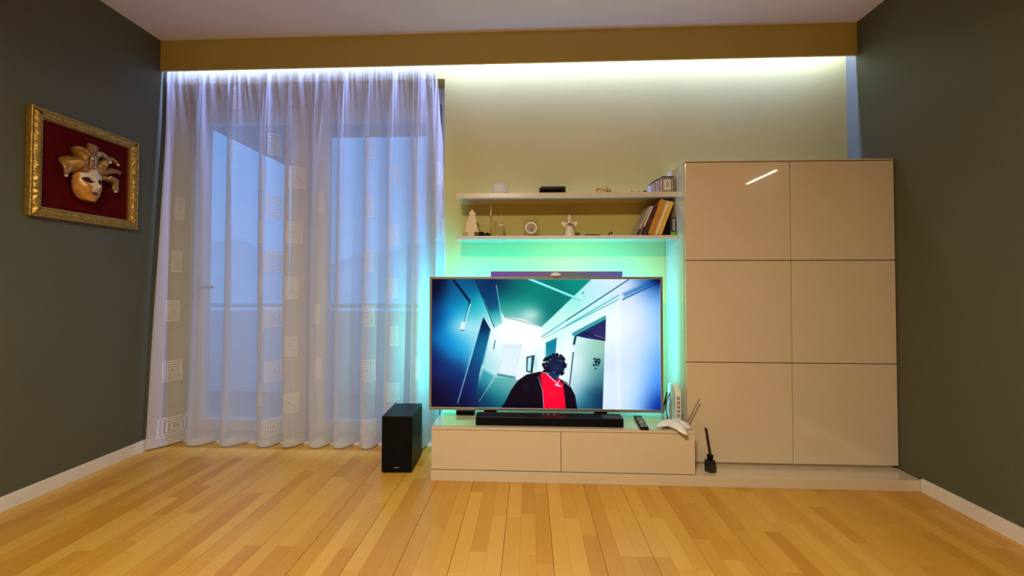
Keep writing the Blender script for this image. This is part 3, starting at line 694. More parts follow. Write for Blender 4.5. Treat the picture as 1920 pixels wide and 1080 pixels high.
rm = empty('remote_control', (0.600, 2.166, SZ), 'black remote control lying beside the soundbar end', 'remote', rz=math.radians(-4.5))
MB().box(-0.022, 0.022, -0.095, 0.095, 0.0005, 0.017, bev=0.006, seg=3).build('body', M_black, rm, smooth=True)
for r_ in range(9):
    for c_ in range(3):
        if r_ == 4: continue
        mm = M_grey if (r_ + c_) % 3 else M_wplast
        MB().box(-0.016 + c_ * 0.0115, -0.007 + c_ * 0.0115, -0.085 + r_ * 0.017, -0.079 + r_ * 0.017, 0.0165, 0.0185, bev=0.0005, seg=1).build('button', mm, rm)
MB().lathe([(0.014, 0.0165), (0.014, 0.0182), (0.008, 0.0182), (0.008, 0.0175)], c=(0, -0.014, 0), n=18).build('button_ring', M_grey, rm)

md = empty('modem', (0.812, 2.262, SZ), 'upright white modem with slotted front edge beside the television', 'modem')
prof = [(-0.062, 0.012), (0.062, 0.012), (0.062, 0.165), (0.05, 0.185), (0.025, 0.196), (0.0, 0.198), (-0.03, 0.190), (-0.052, 0.174), (-0.062, 0.150)]
MB().prism(prof, -0.016, 0.016, 'YZ', bev=0.005).build('shell', M_wplast, md, smooth=False)
for k in range(5): MB().box(-0.008, 0.008, -0.0632, -0.0612, 0.030 + k * 0.023, 0.046 + k * 0.023, bev=0.0006, seg=1).build('slot', mat('pinkish_grey_slot', (0.34, 0.24, 0.22), 0.5), md)
MB().box(-0.022, 0.022, -0.055, 0.06, 0.0005, 0.012, bev=0.002).build('foot', M_wplast, md)
tag(MB().tube([(0.752, 2.18, 0.2835), (0.752, 2.20, 0.30), (0.749, 2.225, 0.37), (0.752, 2.22, 0.42), (0.762, 2.235, 0.432), (0.768, 2.27, 0.40), (0.765, 2.30, 0.34), (0.770, 2.34, 0.2835)], 0.0032, 8).build('cable', M_blackm, smooth=True), 'thin black cable looping up beside the upright modem', 'cable')
tag(MB().tube([(0.774, 2.205, 0.2855), (0.773, 2.212, 0.30), (0.773, 2.215, 0.34), (0.773, 2.218, 0.40), (0.776, 2.23, 0.43), (0.780, 2.28, 0.38), (0.776, 2.34, 0.2855)], 0.0042, 8).build('cable', M_grey, smooth=True), 'thicker grey cable standing in front of the upright modem', 'cable')

# white router with a curved four-pointed body and one antenna
rt_ = empty('router', (0.755, 2.115, SZ), 'white wavy four-pointed router with grey antenna at the stand corner', 'router')
def star_r(a):
    # four drawn-out points, hollow sides; angles measured from +X
    tips = [(math.radians(-12), 0.090), (math.radians(75), 0.066), (math.radians(190), 0.102), (math.radians(-66), 0.094)]
    r = 0.048
    for ta, tr in tips:
        d = abs((a - ta + math.pi) % (2 * math.pi) - math.pi)
        r = max(r, 0.046 + (tr - 0.046) * math.exp(-(d / 0.48) ** 1.35))
    return r
NA, NR = 96, 12
bm = bmesh.new(); top, bot = [], []
for i in range(NR + 1):
    f_ = i / NR; rt_ring, rb_ring = [], []
    for k in range(NA):
        a = 2 * math.pi * k / NA; r = star_r(a) * f_
        z = 0.046 - 0.028 * f_ ** 2 - 0.35 * max(0.0, r - 0.06) + 0.010 * math.sin(2 * a + 0.6) * f_
        rt_ring.append(bm.verts.new((r * math.cos(a), r * math.sin(a), z)))
        rb_ring.append(bm.verts.new((r * math.cos(a) * 0.97, r * math.sin(a) * 0.97, z - 0.004 - 0.012 * (1 - f_ ** 2))))
    top.append(rt_ring); bot.append(rb_ring)
for A_, fl in ((top, 1), (bot, 0)):
    for i in range(1, NR):
        for k in range(NA):
            q = (A_[i][k], A_[i + 1][k], A_[i + 1][(k + 1) % NA], A_[i][(k + 1) % NA]); bm.faces.new(q if fl else q[::-1])
    bm.faces.new(A_[1] if fl else A_[1][::-1])
for k in range(NA): bm.faces.new((top[NR][k], bot[NR][k], bot[NR][(k + 1) % NA], top[NR][(k + 1) % NA]))
for ring in (top[0], bot[0]):
    for v in ring: bm.verts.remove(v)
bmesh.ops.recalc_face_normals(bm, faces=bm.faces[:])
me = bpy.data.meshes.new('shell'); bm.to_mesh(me); bm.free(); link('shell', me, M_wplast, rt_, smooth=True)
MB().lathe([(0.026, 0.0005), (0.030, 0.004), (0.030, 0.020), (0.022, 0.026)], n=24).build('base', M_wplast, rt_, smooth=True)
MB().tube([(-0.055, -0.008, 0.036), (-0.02, -0.012, 0.043), (0.02, -0.022, 0.042)], 0.0012, 6).build('seam_line', M_grey, rt_)
MB().tube([(0.055, 0.028, 0.030), (0.086, 0.030, 0.028)], 0.006, 10).build('antenna_hinge', M_grey, rt_)
MB().tube([(0.084, 0.030, 0.028), (0.100, 0.030, 0.058), (0.146, 0.030, 0.146)], [0.0062, 0.0062, 0.0048], 10, flat=0.6).build('antenna', M_grey, rt_, smooth=True)

df = empty('reed_diffuser', (0.946, 2.128, PLZ), 'black faceted diffuser bottle with dark sticks on the plinth', 'diffuser', rz=math.radians(10))
MB().lathe([(0.026, 0.0005), (0.031, 0.004), (0.031, 0.048), (0.026, 0.057), (0.014, 0.060)], n=6).build('bottle', mat('black_glass', (0.012, 0.009, 0.010), 0.3, coat=0.3), df)
MB().lathe([(0.0125, 0.060), (0.0125, 0.070), (0.016, 0.071), (0.016, 0.083), (0.010, 0.084)], n=16).build('collar', M_blackm, df)
MB().tube([(0.002, 0.0, 0.03), (-0.002, 0.002, 0.085), (-0.024, 0.004, 0.225)], 0.0036, 8).build('stick', mat('dark_reed', (0.03, 0.018, 0.018), 0.7), df)
MB().tube([(0.006, 0.004, 0.03), (0.003, -0.002, 0.085), (-0.0195, -0.002, 0.222)], 0.0036, 8).build('stick', MATS['dark_reed'], df)

# ================================================================ things on the upper shelf
UZ, LZ = 1.567, 1.315
t = empty('dome_speaker', (-0.180, 2.385, UZ), 'white half-round dome speaker on the upper shelf', 'speaker')
MB().lathe([(0.046, 0.0), (0.050, 0.004), (0.051, 0.018), (0.048, 0.036), (0.040, 0.053), (0.028, 0.065), (0.012, 0.071), (0.002, 0.072)], n=36).build('dome', mat('pale_grey_mesh', (0.66, 0.66, 0.72), 0.6), t, smooth=True)
MB().lathe([(0.0515, 0.001), (0.0522, 0.003), (0.0515, 0.005)], n=36, cap=False).build('base_ring', M_wplast, t)
t = empty('black_box', (0.138, 2.385, UZ), 'flat black box with chamfered end on the upper shelf', 'box')
MB().prism([(-0.078, 0.0), (0.078, 0.0), (0.078, 0.040), (0.072, 0.047), (-0.066, 0.047), (-0.078, 0.038)], -0.035, 0.035, 'XZ', bev=0.002).build('body', M_black, t)
MB().box(-0.070, 0.070, -0.0358, -0.0348, 0.006, 0.032).build('front_panel', M_blackm, t)

t = empty('brass_ornament', (0.444, 2.375, UZ), 'small brass ornament with curls and spikes on the upper shelf', 'ornament')
MB().box(-0.044, 0.044, -0.012, 0.012, 0.0, 0.012, bev=0.002).build('base', M_brass, t)
for cx_, cz_, rr_ in ((-0.032, 0.026, 0.012), (-0.008, 0.023, 0.010), (0.010, 0.024, 0.010)):
    MB().tube([(cx_ + rr_ * math.cos(a), 0, cz_ + rr_ * math.sin(a)) for a in np.linspace(-1.2, 4.6, 18)], 0.0035, 8).build('curl', M_brass, t, smooth=True)
for cx_, hh in ((0.020, 0.052), (0.030, 0.040), (0.040, 0.034)):
    MB().tube([(cx_ - 0.004, 0, 0.010), (cx_, 0, hh * 0.6), (cx_ - 0.002, 0, hh)], [0.006, 0.005, 0.0015], 8).build('spike', M_brass, t, smooth=True)
MB().ball((-0.034, -0.004, 0.030), 0.006, 10).build('knob', M_goldp, t, smooth=True)

for k, (x_, w_, h_, lab) in enumerate(((0.606, 0.022, 0.013, 'leftmost tiny dark trinket near the striped box on the upper shelf'), (0.649, 0.019, 0.013, 'middle tiny flat dark trinket near the striped box on the upper shelf'), (0.682, 0.024, 0.017, 'rightmost tiny dark trinket next to the striped box on the upper shelf'))):
    t = empty('trinket', (x_, 2.355, UZ), lab, 'trinket', 'tiny trinkets on the upper shelf')
    MB().lathe([(w_ * 0.5, 0.0), (w_ * 0.52, 0.004), (w_ * 0.42, h_ * 0.8), (w_ * 0.2, h_)], n=14).build('body', M_black if k != 1 else M_grey, t, smooth=True)
    MB().ball((-w_ * 0.2, -0.003, h_ * 0.95), 0.003, 8).build('knob', M_brass, t, smooth=True)

M_boxw = mat('ivory_card', (0.66, 0.60, 0.54), 0.6)
M_boxb = mat('black_print', (0.014, 0.012, 0.014), 0.6)
t = empty('striped_box', (0.807, 2.355, UZ), 'ivory gift box with black stripes and emblem on the upper shelf', 'box')
MB().box(-0.032, 0.032, -0.028, 0.04, 0.0, 0.087, bev=0.001).build('carton', M_boxw, t)
MB().box(-0.0335, 0.0335, -0.0295, 0.0415, 0.087, 0.094, bev=0.001).build('lid', M_boxb, t)
for x_ in (-0.030, 0.021, 0.030): MB().box(x_ - 0.0022, x_ + 0.0022, -0.0288, -0.0279, 0.001, 0.086).build('stripe', M_boxb, t)
for k in range(4):
    x_ = -0.022 + k * 0.0115
    MB().box(x_ - 0.0026, x_ + 0.0026, -0.0288, -0.0279, 0.074, 0.0868).build('stripe', M_boxb, t)
    MB().box(x_ - 0.0026, x_ + 0.0026, -0.0288, -0.0279, 0.001, 0.013).build('stripe', M_boxb, t)
MB().tube([(-0.011, -0.0284, 0.055), (-0.004, -0.0284, 0.058), (-0.004, -0.0284, 0.047), (-0.010, -0.0284, 0.036), (-0.003, -0.0284, 0.034), (0.003, -0.0284, 0.040), (0.004, -0.0284, 0.058)], 0.0014, 6).build('emblem', M_boxb, t)
t = empty('gift_box', (0.752, 2.40, UZ), 'pale lilac box with dark edge behind the striped gift box', 'box')
MB().prism([(-0.026, 0.0), (0.019, 0.0), (0.019, 0.083), (0.004, 0.083), (-0.026, 0.062)], -0.028, 0.03, 'XZ', bev=0.001).build('carton', mat('lilac_card', (0.45, 0.44, 0.66), 0.6), t)
MB().prism([(-0.027, 0.0625), (0.004, 0.0838), (0.0195, 0.0838), (0.0195, 0.089), (0.002, 0.089), (-0.028, 0.067)], -0.0295, 0.0315, 'XZ').build('lid', M_boxb, t)
MB().box(-0.0065, -0.0045, -0.029, -0.0278, 0.0, 0.070).build('stripe', M_boxb, t)

# ================================================================ things on the lower shelf
M_birch = mat('cream_painted_wood', (0.68, 0.58, 0.42), 0.55, var=0.05)
t = empty('wooden_tree', (-0.348, 2.37, LZ), 'flat cream wooden fir tree on the lower shelf', 'ornament')
TP = [(-0.344, 1.482), (-0.321, 1.455), (-0.331, 1.446), (-0.315, 1.410), (-0.321, 1.398), (-0.312, 1.379), (-0.316, 1.369), (-0.302, 1.346), (-0.332, 1.346), (-0.332, 1.3155), (-0.368, 1.3155), (-0.368, 1.345), (-0.394, 1.345), (-0.377, 1.371), (-0.384, 1.386), (-0.374, 1.415), (-0.380, 1.418), (-0.357, 1.447), (-0.366, 1.455)]
TP = [p for p in TP if p != (-0.380, 1.418)]
MB().prism([(a + 0.348, b - LZ) for a, b in TP], -0.010, 0.010, 'XZ', bev=0.0012).build('tree_board', M_birch, t)
MB().box(-0.026, 0.022, -0.018, 0.018, 0.0003, 0.005, bev=0.001).build('foot', M_birch, t)
for x_, r_, lab in ((-0.288, 0.0185, 'larger dark round ornament beside the wooden tree'), (-0.253, 0.0155, 'smaller dark round ornament beside the brass rod')):
    t = empty('round_ornament', (x_, 2.372, LZ), lab, 'ornament', 'dark round ornaments on the lower shelf')
    MB().ball((0, 0, r_ * 0.9), r_, 18, (1.0, 1.0, 0.9)).build('ball', M_black, t, smooth=True)
    MB().tube([(-r_ * 1.3, 0, 0.002), (-r_ * 0.7, -0.006, r_ * 0.7)], 0.003, 8).build('stem', M_blackm, t)
t = empty('brass_rod', (-0.2275, 2.335, LZ), 'thin upright brass rod standing on the lower shelf', 'rod')
MB().lathe([(0.0036, 0.003), (0.0036, 0.180), (0.002, 0.182)], n=14).build('rod', M_brass, t, smooth=True)
MB().lathe([(0.012, 0.0003), (0.012, 0.003), (0.005, 0.004)], n=18).build('foot', M_black, t)

t = empty('gnome_figurine', (-0.170, 2.372, LZ), 'clear glass gnome figurine with white brimmed gold cone hat', 'figurine')
M_glass2 = glass_mat('clear_acrylic', (0.96, 0.95, 0.92), 0.08)
MB().lathe([(0.021, 0.0005), (0.0205, 0.02), (0.016, 0.045), (0.011, 0.062)], n=20).build('body', M_glass2, t, smooth=True)
MB().lathe([(0.0095, 0.077), (0.006, 0.10), (0.003, 0.122), (0.0006, 0.139)], n=18).build('hat', mat('pale_gold_cloth', (0.55, 0.46, 0.28), 0.6), t, smooth=True)
MB().ball((0, 0, 0.070), 0.0165, 18, (1, 1, 0.42)).build('brim', mat('white_fleece', (0.85, 0.82, 0.74), 0.9, bump=0.4, bscale=400), t, smooth=True)
MB().lathe([(0.0022, 0.0005), (0.0018, 0.014)], c=(-0.026, -0.004, 0), n=10).build('peg', M_birch, t)

t = empty('glass_clock', (0.011, 2.378, LZ), 'small round clock with white rim set in a clear block', 'clock')
MB().box(-0.046, 0.046, -0.010, 0.012, 0.0004, 0.110, bev=0.002).build('clear_block', M_glass2, t)
MB().lathe([(0.0265, -0.013), (0.0275, -0.017), (0.034, -0.017), (0.0365, -0.012), (0.0365, -0.0105), (0.0265, -0.0105)], c=(0, 0, 0.053), n=36, axis='Y', cap=False).build('rim', mat('glossy_white_rim', (0.82, 0.78, 0.72), 0.3), t, smooth=True)
face = MB().lathe([(0.0005, -0.0135), (0.0268, -0.0135)], c=(0, 0, 0.053), n=36, axis='Y', cap=False).build('clock_face', mat('taupe_dial', (0.34, 0.27, 0.20), 0.5), t)
for k in range(12):
    a = k * math.pi / 6
    MB().box(-0.0006, 0.0006, -0.0144, -0.0137, 0.019, 0.024).xform(Matrix.Translation((0, 0, 0.053)) @ Matrix.Rotation(a, 4, 'Y')).build('hour_mark', M_blackm, face)
for a, l_ in ((2.5, 0.014), (2.75, 0.020)):
    MB().box(-0.0011, 0.0011, -0.0152, -0.0145, -0.002, l_).xform(Matrix.Translation((0, 0, 0.053)) @ Matrix.Rotation(a, 4, 'Y')).build('hand', M_blackm, t)

M_porc = mat('cream_porcelain', (0.74, 0.66, 0.54), 0.4, var=0.04)
t = empty('angel_figurine', (0.241, 2.375, LZ), 'cream angel figurine with spread wings on the lower shelf', 'figurine')
MB().lathe([(0.035, 0.0005), (0.034, 0.008), (0.026, 0.04), (0.018, 0.068), (0.017, 0.082), (0.012, 0.092), (0.007, 0.096)], n=24).build('robe', M_porc, t, smooth=True)
MB().ball((0, 0, 0.108), 0.0145, 18, (0.95, 0.95, 1.1)).build('head', M_porc, t, smooth=True)
MB().ball((0, 0.003, 0.116), 0.0160, 18, (1.0, 0.95, 1.1)).build('hair', mat('pale_straw_glaze', (0.62, 0.52, 0.34), 0.5), t, smooth=True)
for s in (-1, 1):
    w_ = [(s * 0.012, 0.062), (s * 0.030, 0.060), (s * 0.050, 0.080), (s * 0.046, 0.094), (s * 0.030, 0.090), (s * 0.012, 0.088)]
    MB().prism(w_ if s > 0 else w_[::-1], 0.006, 0.013, 'XZ', bev=0.0015).build('wing', M_porc, t)
    MB().tube([(s * 0.017, -0.004, 0.086), (s * 0.021, -0.014, 0.074), (s * 0.004, -0.022, 0.072)], [0.006, 0.0055, 0.004], 10).build('arm', M_porc, t, smooth=True)
MB().box(-0.010, 0.010, -0.026, -0.019, 0.066, 0.080, bev=0.001).build('song_book', mat('brown_glaze', (0.16, 0.10, 0.05), 0.5), t)

tag(MB().tube([(0.328, 2.352, LZ + 0.0055), (0.375, 2.354, LZ + 0.0055), (0.420, 2.352, LZ + 0.0055)], [0.0052, 0.0055, 0.0042], 10).build('pen', M_black, smooth=True), 'slim dark pen lying on the lower shelf', 'pen')
t = empty('arch_ornament', (0.485, 2.375, LZ), 'tiny dark arched ornament between angel and books', 'ornament')
MB().tube([(-0.011, 0, 0.002), (-0.010, 0, 0.018), (0.0, 0, 0.027), (0.010, 0, 0.022), (0.006, 0, 0.014)], 0.0032, 8).build('arch', M_black, t, smooth=True)
MB().box(-0.016, 0.010, -0.008, 0.008, 0.0003, 0.004, bev=0.001).build('base', M_birch, t)

# leaning books: local x = thickness, z = height; leaning towards the cabinet
M_page = mat('book_pages', (0.72, 0.66, 0.52), 0.8, var=0.12, scale=200)
def book(xr, thick, height, ang, depth, col, label, spine=None, y=2.335):
    t = empty('book', (xr, y, LZ + 0.0004), label, 'book', 'leaning books on the lower shelf')
    t.rotation_euler = (0, math.radians(ang), 0)
    c = mat('cover_' + label.split()[0] + '_' + label.split()[1], col, 0.5, var=0.05)
    e = 0.0018
    MB().box(-thick, 0, 0, e, 0, height, bev=0.0006, seg=1).box(-thick, -thick + e, e, depth, 0, height).box(-e, 0, e, depth, 0, height).build('cover', c, t)
    MB().box(-thick + e, -e, e, depth - 0.003, 0.003, height - 0.003).build('pages', M_page, t)
    if spine:
        for z0, z1 in spine[1]: MB().box(-thick * 0.9, -thick * 0.1, -0.0006, 0.0002, height * z0, height * z1).build('spine_band', spine[0], t)
M_dk = mat('dark_spine_print', (0.03, 0.015, 0.012), 0.5)
BOOKS = [  # from the cabinet side: thickness, height, lean, depth, colour, label, spine print
    (0.022, 0.208, 20.5, 0.14, (0.68, 0.42, 0.06), 'bright yellow book leaning rightmost towards the cabinet', None),
    (0.018, 0.213, 20.5, 0.14, (0.62, 0.47, 0.25), 'thin tan book leaning between orange and yellow books', (mat('pale_spine_print', (0.75, 0.6, 0.35), 0.5), [(0.05, 0.9)])),
    (0.036, 0.218, 20.5, 0.145, (0.50, 0.23, 0.025), 'thick orange gold book leaning in the row', None),
    (0.023, 0.188, 21.5, 0.14, (0.105, 0.022, 0.012), 'dark red book leaning between ivory and orange books', (M_dk, [(0.1, 0.35), (0.55, 0.95)])),
    (0.009, 0.186, 23.0, 0.13, (0.62, 0.56, 0.50), 'thin ivory book leaning against the dark red book', (M_dk, [(0.04, 0.30)])),
    (0.011, 0.188, 25.5, 0.13, (0.42, 0.38, 0.34), 'thin grey book leaning leftmost on the shelf', (M_dk, [(0.0, 0.22)]))]
prev = None
for th_, hh_, an_, dp_, co_, la_, sp_ in BOOKS:
    a_ = math.radians(an_)
    if prev is None: xr_ = 0.770
    else:                               # slide left until the top corner and the foot clear the next book
        lx, lz, la = prev               # a point on and the lean of that book's left face
        face = lambda z: lx + (z - lz) * math.tan(la)
        zt = hh_ * math.cos(a_)
        xr_ = min(face(zt) - hh_ * math.sin(a_), face(0.0)) - 0.0008
    book(xr_, th_, hh_, an_, dp_, co_, la_, sp_)
    prev = (xr_ - th_ * math.cos(a_), th_ * math.sin(a_), a_)
t = empty('game_box', (0.8345, 2.345, LZ), 'small upright black box with white lettering and green base', 'box')
MB().box(-0.015, 0.015, -0.02, 0.06, 0.0004, 0.104, bev=0.001).build('carton', M_boxb, t)
MB().box(-0.0155, 0.0155, -0.0212, -0.0198, 0.002, 0.020, bev=0.0005).build('green_band', mat('bright_green_print', (0.10, 0.42, 0.03), 0.5), t)
M_let = mat('white_print', (0.75, 0.75, 0.78), 0.5)
b = MB(); z_ = 0.030
for k in range(7):                       # vertical lettering, glyph strokes turned on their side
    b.box(-0.004, 0.010, -0.0208, -0.0199, z_, z_ + 0.0018)
    if k % 2: b.box(-0.004, 0.010, -0.0208, -0.0199, z_ + 0.005, z_ + 0.0068)
    else: b.box(0.007, 0.010, -0.0208, -0.0199, z_ + 0.0018, z_ + 0.007)
    b.box(-0.004 if k % 3 else 0.001, -0.001 if k % 3 else 0.004, -0.0208, -0.0199, z_ + 0.0018, z_ + 0.006)
    z_ += 0.0098
b.build('lettering', M_let, t)

# ================================================================ framed mask on the left wall
fm = empty('framed_mask', (XL, 2.010, 1.6155), 'ornate gold frame holding a jester mask on red velvet', 'wall art')
# local axes: x out of the wall, y along the wall, z up
FW, FH, RW = 0.258, 0.264, 0.048
def rail(p0, p1, nrm, name='frame_rail'):
    """Mitred moulding from corner p0 to corner p1 (outer edge); nrm points inward."""
    n1, n2 = 90, 15
    prof = [(0.0, 0.002), (0.0, 0.026), (0.003, 0.032), (0.007, 0.030), (0.009, 0.026), (0.013, 0.030), (0.020, 0.037), (0.027, 0.039), (0.034, 0.036), (0.039, 0.030), (0.041, 0.027), (0.044, 0.030), (0.047, 0.027), (0.048, 0.016), (0.048, 0.004)]
    p0, p1, nrm = Vector(p0), Vector(p1), Vector(nrm); d = (p1 - p0).normalized(); L = (p1 - p0).length
    G = np.zeros((n2, n1, 3))
    for j, (a, h) in enumerate(prof):
        for i in range(n1):
            s = a + (L - 2 * a) * i / (n1 - 1)
            hh = h
            if 4 < j < 10:          # carved leaf relief on the face of the moulding
                hh += 0.0050 * math.sin(s * 150 + 2.2 * math.sin(a * 240)) * math.cos(s * 61 + a * 160) + 0.0015 * math.sin(s * 320 + a * 500)
            p = p0 + d * s + nrm * a
            G[j, i] = (hh, p.y, p.z)
    return grid_mesh(name, G, M_gold, fm)
cs = [(0, -FW, -FH), (0, FW, -FH), (0, FW, FH), (0, -FW, FH)]
for a, b_, n_ in ((0, 1, (0, 0, 1)), (1, 2, (0, -1, 0)), (2, 3, (0, 0, -1)), (3, 0, (0, 1, 0))): rail(cs[a], cs[b_], n_)
iw, ih = FW - RW + 0.001, FH - RW + 0.001
for q in ((0.004, 0.020, -iw, iw, ih - 0.004, ih), (0.004, 0.020, -iw, iw, -ih, -ih + 0.004), (0.004, 0.020, -iw, -iw + 0.004, -ih, ih), (0.004, 0.020, iw - 0.004, iw, -ih, ih)):
    MB().box(*q, bev=0.001).build('inner_fillet', M_goldp, fm)
MB().box(0.003, 0.008, -iw, iw, -ih, ih).build('backing_panel', M_velvet, fm)

# the mask: one curved face, split into its painted fields
MY, MZ = -0.020, -0.058              # centre of the face on the panel
def face_pt(u, v, off=0.0):
    """u -1..1 across the face, v -1..1 from chin to forehead."""
    wv = 0.066 * ((max(0.0, 1.0 - max(0.0, -v) ** 2.4) ** 0.55) * 0.78 + 0.22) * (1.0 - 0.10 * max(0.0, v) ** 2)
    y = MY + wv * u
    z = MZ + 0.088 * v + 0.006 * (1 - u * u) * (-1 if v < 0 else 1) * abs(v)
    x = 0.016 + 0.064 * math.sqrt(max(0.0, 1 - (0.98 * u) ** 2)) ** 1.15 * (1 - 0.16 * v * v)
    g = lambda cu, cv, su, sv: math.exp(-((u - cu) / su) ** 2 - ((v - cv) / sv) ** 2)
    x += 0.027 * g(0, -0.18, 0.15, 0.15) + 0.013 * g(0, 0.06, 0.11, 0.22)       # nose
    x += 0.006 * g(0, -0.55, 0.26, 0.10) + 0.006 * g(0, -0.86, 0.28, 0.14)      # lips, chin
    x -= 0.010 * (g(-0.40, 0.16, 0.22, 0.13) + g(0.40, 0.16, 0.22, 0.13))       # eye sockets
    x += 0.005 * (g(-0.42, 0.42, 0.3, 0.12) + g(0.42, 0.42, 0.3, 0.12)) + 0.005 * (g(-0.48, -0.2, 0.24, 0.2) + g(0.48, -0.2, 0.24, 0.2))
    x -= 0.006 * g(0, -0.40, 0.12, 0.05)
    return (x + off, y, z)
def eye_d(u, v, side):
    uu = (u - side * 0.43); vv = v - 0.16 - 0.16 * side * uu * 1.2 * 1.0
    return abs(uu) / 0.34, abs(vv) / 0.155
def field(u, v):
    for side in (-1, 1):
        a, b = eye_d(u, v, side)
        q = b + a ** 2.0
        if q < 0.55 and a < 0.62: return 'eye_opening'
        if q < 1.0: return 'eye_shadow'
    if abs(u) < 0.28 and abs(v + 0.55) < 0.085 * (1 - (u / 0.30) ** 2) + 0.004: return 'lips'
    if v > -0.12 + 0.55 * max(0, abs(u) - 0.30) and v < 0.72 - 0.25 * abs(u) and abs(u) < 0.80: return 'white_field'
    if abs(u) < 0.24 and v > -0.42: return 'white_field'
    return 'gold_field'
NU, NV = 84, 104
Vv = [face_pt(-1 + 2 * i / NU, -1 + 2 * j / NV) for j in range(NV + 1) for i in range(NU + 1)]
groups = {}
for j in range(NV):
    for i in range(NU):
        f_ = field(-1 + 2 * (i + 0.5) / NU, -1 + 2 * (j + 0.5) / NV)
        b0 = j * (NU + 1) + i; groups.setdefault(f_, []).append((b0, b0 + 1, b0 + NU + 2, b0 + NU + 1))
FM = {'gold_field': mat('gold_face_paint', (0.52, 0.26, 0.055), 0.38, var=0.25, scale=40, metal=0.25), 'white_field': mat('ivory_face_paint', (0.62, 0.57, 0.47), 0.4, var=0.1, scale=60),
      'eye_shadow': mat('dark_red_face_paint', (0.12, 0.012, 0.012), 0.5), 'eye_opening': mat('black_eye_opening', (0.004, 0.003, 0.003), 0.9), 'lips': mat('wine_red_lips', (0.13, 0.02, 0.02), 0.35)}
mk = bpy.data.objects.new('mask', None); COL.objects.link(mk); mk.parent = fm
for f_, qs in groups.items():
    used = sorted({i for q in qs for i in q}); mp_ = {o_: n_ for n_, o_ in enumerate(used)}
    dx = -0.006 if f_ == 'eye_opening' else 0.0
    me = bpy.data.meshes.new(f_); me.from_pydata([(Vv[i][0] + dx * 0, Vv[i][1], Vv[i][2]) for i in used], [], [tuple(mp_[i] for i in q) for q in qs]); me.update()
    link(f_, me, FM[f_], mk, smooth=True)
# braided cord round the lower edge, beads on the brow
edge = [face_pt(-1.0, v) for v in np.linspace(0.45, -1, 16)] + [face_pt(u, -1.0) for u in np.linspace(-0.9, 0.9, 12)] + [face_pt(1.0, v) for v in np.linspace(-1, 0.45, 16)]
MB().tube([(p[0] + 0.001, p[1] * 1.0, p[2]) for p in edge], [0.0032 + 0.0008 * (i % 2) for i in range(len(edge))], 8).build('braid_trim', mat('wine_gold_braid', (0.20, 0.05, 0.03), 0.45, var=0.5, scale=200, metal=0.3), mk, smooth=True)
brow = [face_pt(u, 0.92 - 0.18 * u * u) for u in np.linspace(-0.92, 0.92, 15)]
M_pearl = mat('pale_pearl', (0.66, 0.55, 0.44), 0.25, coat=0.5)
for p in brow: MB().ball((p[0] + 0.004, p[1], p[2]), 0.0056, 10).build('bead', M_goldp if rnd.random() < 0.7 else M_pearl, mk, smooth=True)
tp = face_pt(0, 0.62); MB().ball((tp[0] + 0.004, tp[1], tp[2]), 0.007, 12).build('bead', M_pearl, mk, smooth=True)
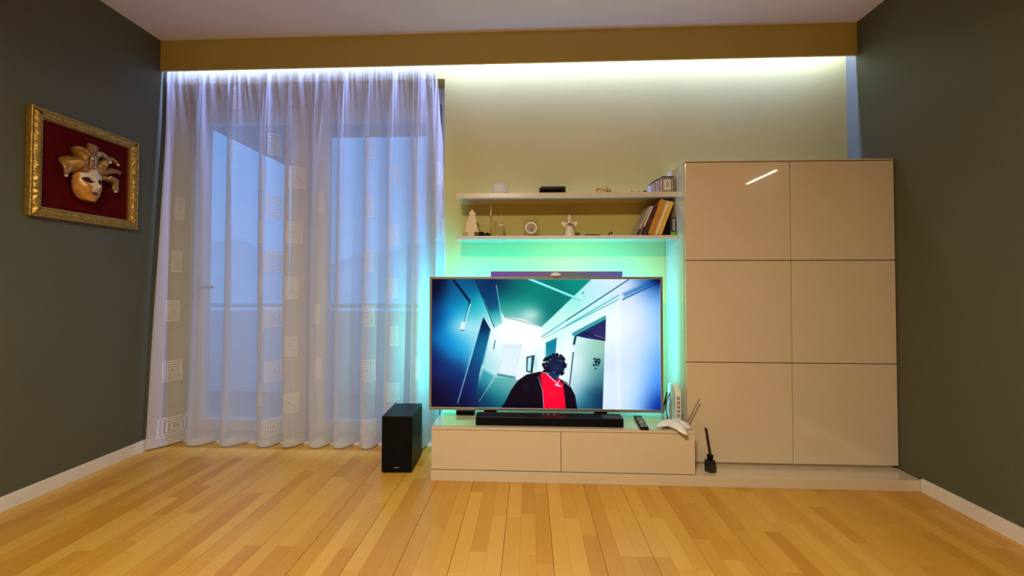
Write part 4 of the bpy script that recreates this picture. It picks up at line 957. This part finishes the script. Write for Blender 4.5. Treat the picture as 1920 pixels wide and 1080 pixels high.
# jester headdress: flat padded points fanning out from the brow, a bell at each tip
M_h1 = mat('gold_brocade', (0.36, 0.20, 0.05), 0.45, metal=0.35, var=0.45, scale=70, bump=0.4, bscale=200)
M_h2 = mat('brown_brocade', (0.10, 0.035, 0.018), 0.5, metal=0.2, var=0.4, scale=70)
M_h3 = mat('copper_brocade', (0.34, 0.13, 0.04), 0.45, metal=0.35, var=0.35, scale=70)
M_h4 = mat('silver_braid', (0.36, 0.30, 0.24), 0.4, metal=0.4, var=0.3, scale=120)
def horn(pts, rads, m, flat=0.45, bell=True):
    n = 14; P_ = [Vector(p) for p in pts]; C_ = []; R_ = []
    for k in range(n):                       # quadratic through three points
        s = k / (n - 1); a, b, c = P_
        C_.append(a * (1 - s) ** 2 + b * 2 * s * (1 - s) + c * s * s); R_.append(np.interp(s, [0, 0.5, 1], rads))
    h_ = MB().tube(C_, [r * 1.75 for r in R_], 12, flat).build('headdress_point', m, fm, smooth=True)
    MB().tube([c + Vector((R_[i] * 0.9, 0, 0)) for i, c in enumerate(C_)], 0.0022, 6).build('braid', M_h4, h_, smooth=True)
    if bell: MB().ball(C_[-1] + Vector((0.004, 0, -0.004)), 0.0075, 12).build('bell', M_pearl, h_, smooth=True)
B0 = Vector((0.040, MY, MZ + 0.075))
horn([B0 + Vector((-0.005, -0.040, -0.01)), (0.050, MY - 0.085, MZ + 0.150), (0.045, MY - 0.110, MZ + 0.020)], [0.026, 0.034, 0.010], M_h1)
horn([B0 + Vector((0, -0.030, 0)), (0.045, MY - 0.065, MZ + 0.215), (0.075, MY - 0.020, MZ + 0.135)], [0.022, 0.024, 0.008], M_h1)
horn([B0 + Vector((-0.01, -0.018, 0.01)), (0.030, MY - 0.05, MZ + 0.20), (0.030, MY - 0.045, MZ + 0.185)], [0.020, 0.020, 0.012], M_h2, bell=False)
horn([B0 + Vector((0.010, 0.0, 0)), (0.045, MY + 0.0, MZ + 0.16), (0.035, MY + 0.022, MZ + 0.215)], [0.020, 0.020, 0.015], M_h3, bell=False)
horn([B0 + Vector((0, 0.016, 0)), (0.035, MY + 0.030, MZ + 0.23), (0.070, MY + 0.075, MZ + 0.145)], [0.018, 0.020, 0.008], M_h4)
horn([B0 + Vector((-0.005, 0.028, -0.005)), (0.030, MY + 0.095, MZ + 0.21), (0.060, MY + 0.125, MZ + 0.145)], [0.020, 0.020, 0.008], M_h1)
horn([B0 + Vector((-0.01, 0.034, -0.012)), (0.035, MY + 0.10, MZ + 0.115), (0.040, MY + 0.150, MZ + 0.105)], [0.022, 0.024, 0.012], M_h3)
horn([B0 + Vector((-0.01, 0.040, -0.025)), (0.030, MY + 0.165, MZ + 0.080), (0.045, MY + 0.128, MZ - 0.005)], [0.020, 0.024, 0.009], M_h1)
for dx_, dy_, dz_ in ((0.03, -0.075, 0.085), (0.035, -0.068, 0.100), (0.03, -0.058, 0.088), (0.03, 0.05, 0.125), (0.03, 0.066, 0.118), (0.03, 0.09, 0.135), (0.03, 0.10, 0.06), (0.03, 0.088, 0.05)):
    MB().ball((0.045 + dx_, MY + dy_ * 0.8, MZ + dz_), 0.0052, 10).build('bead', M_pearl, mk, smooth=True)
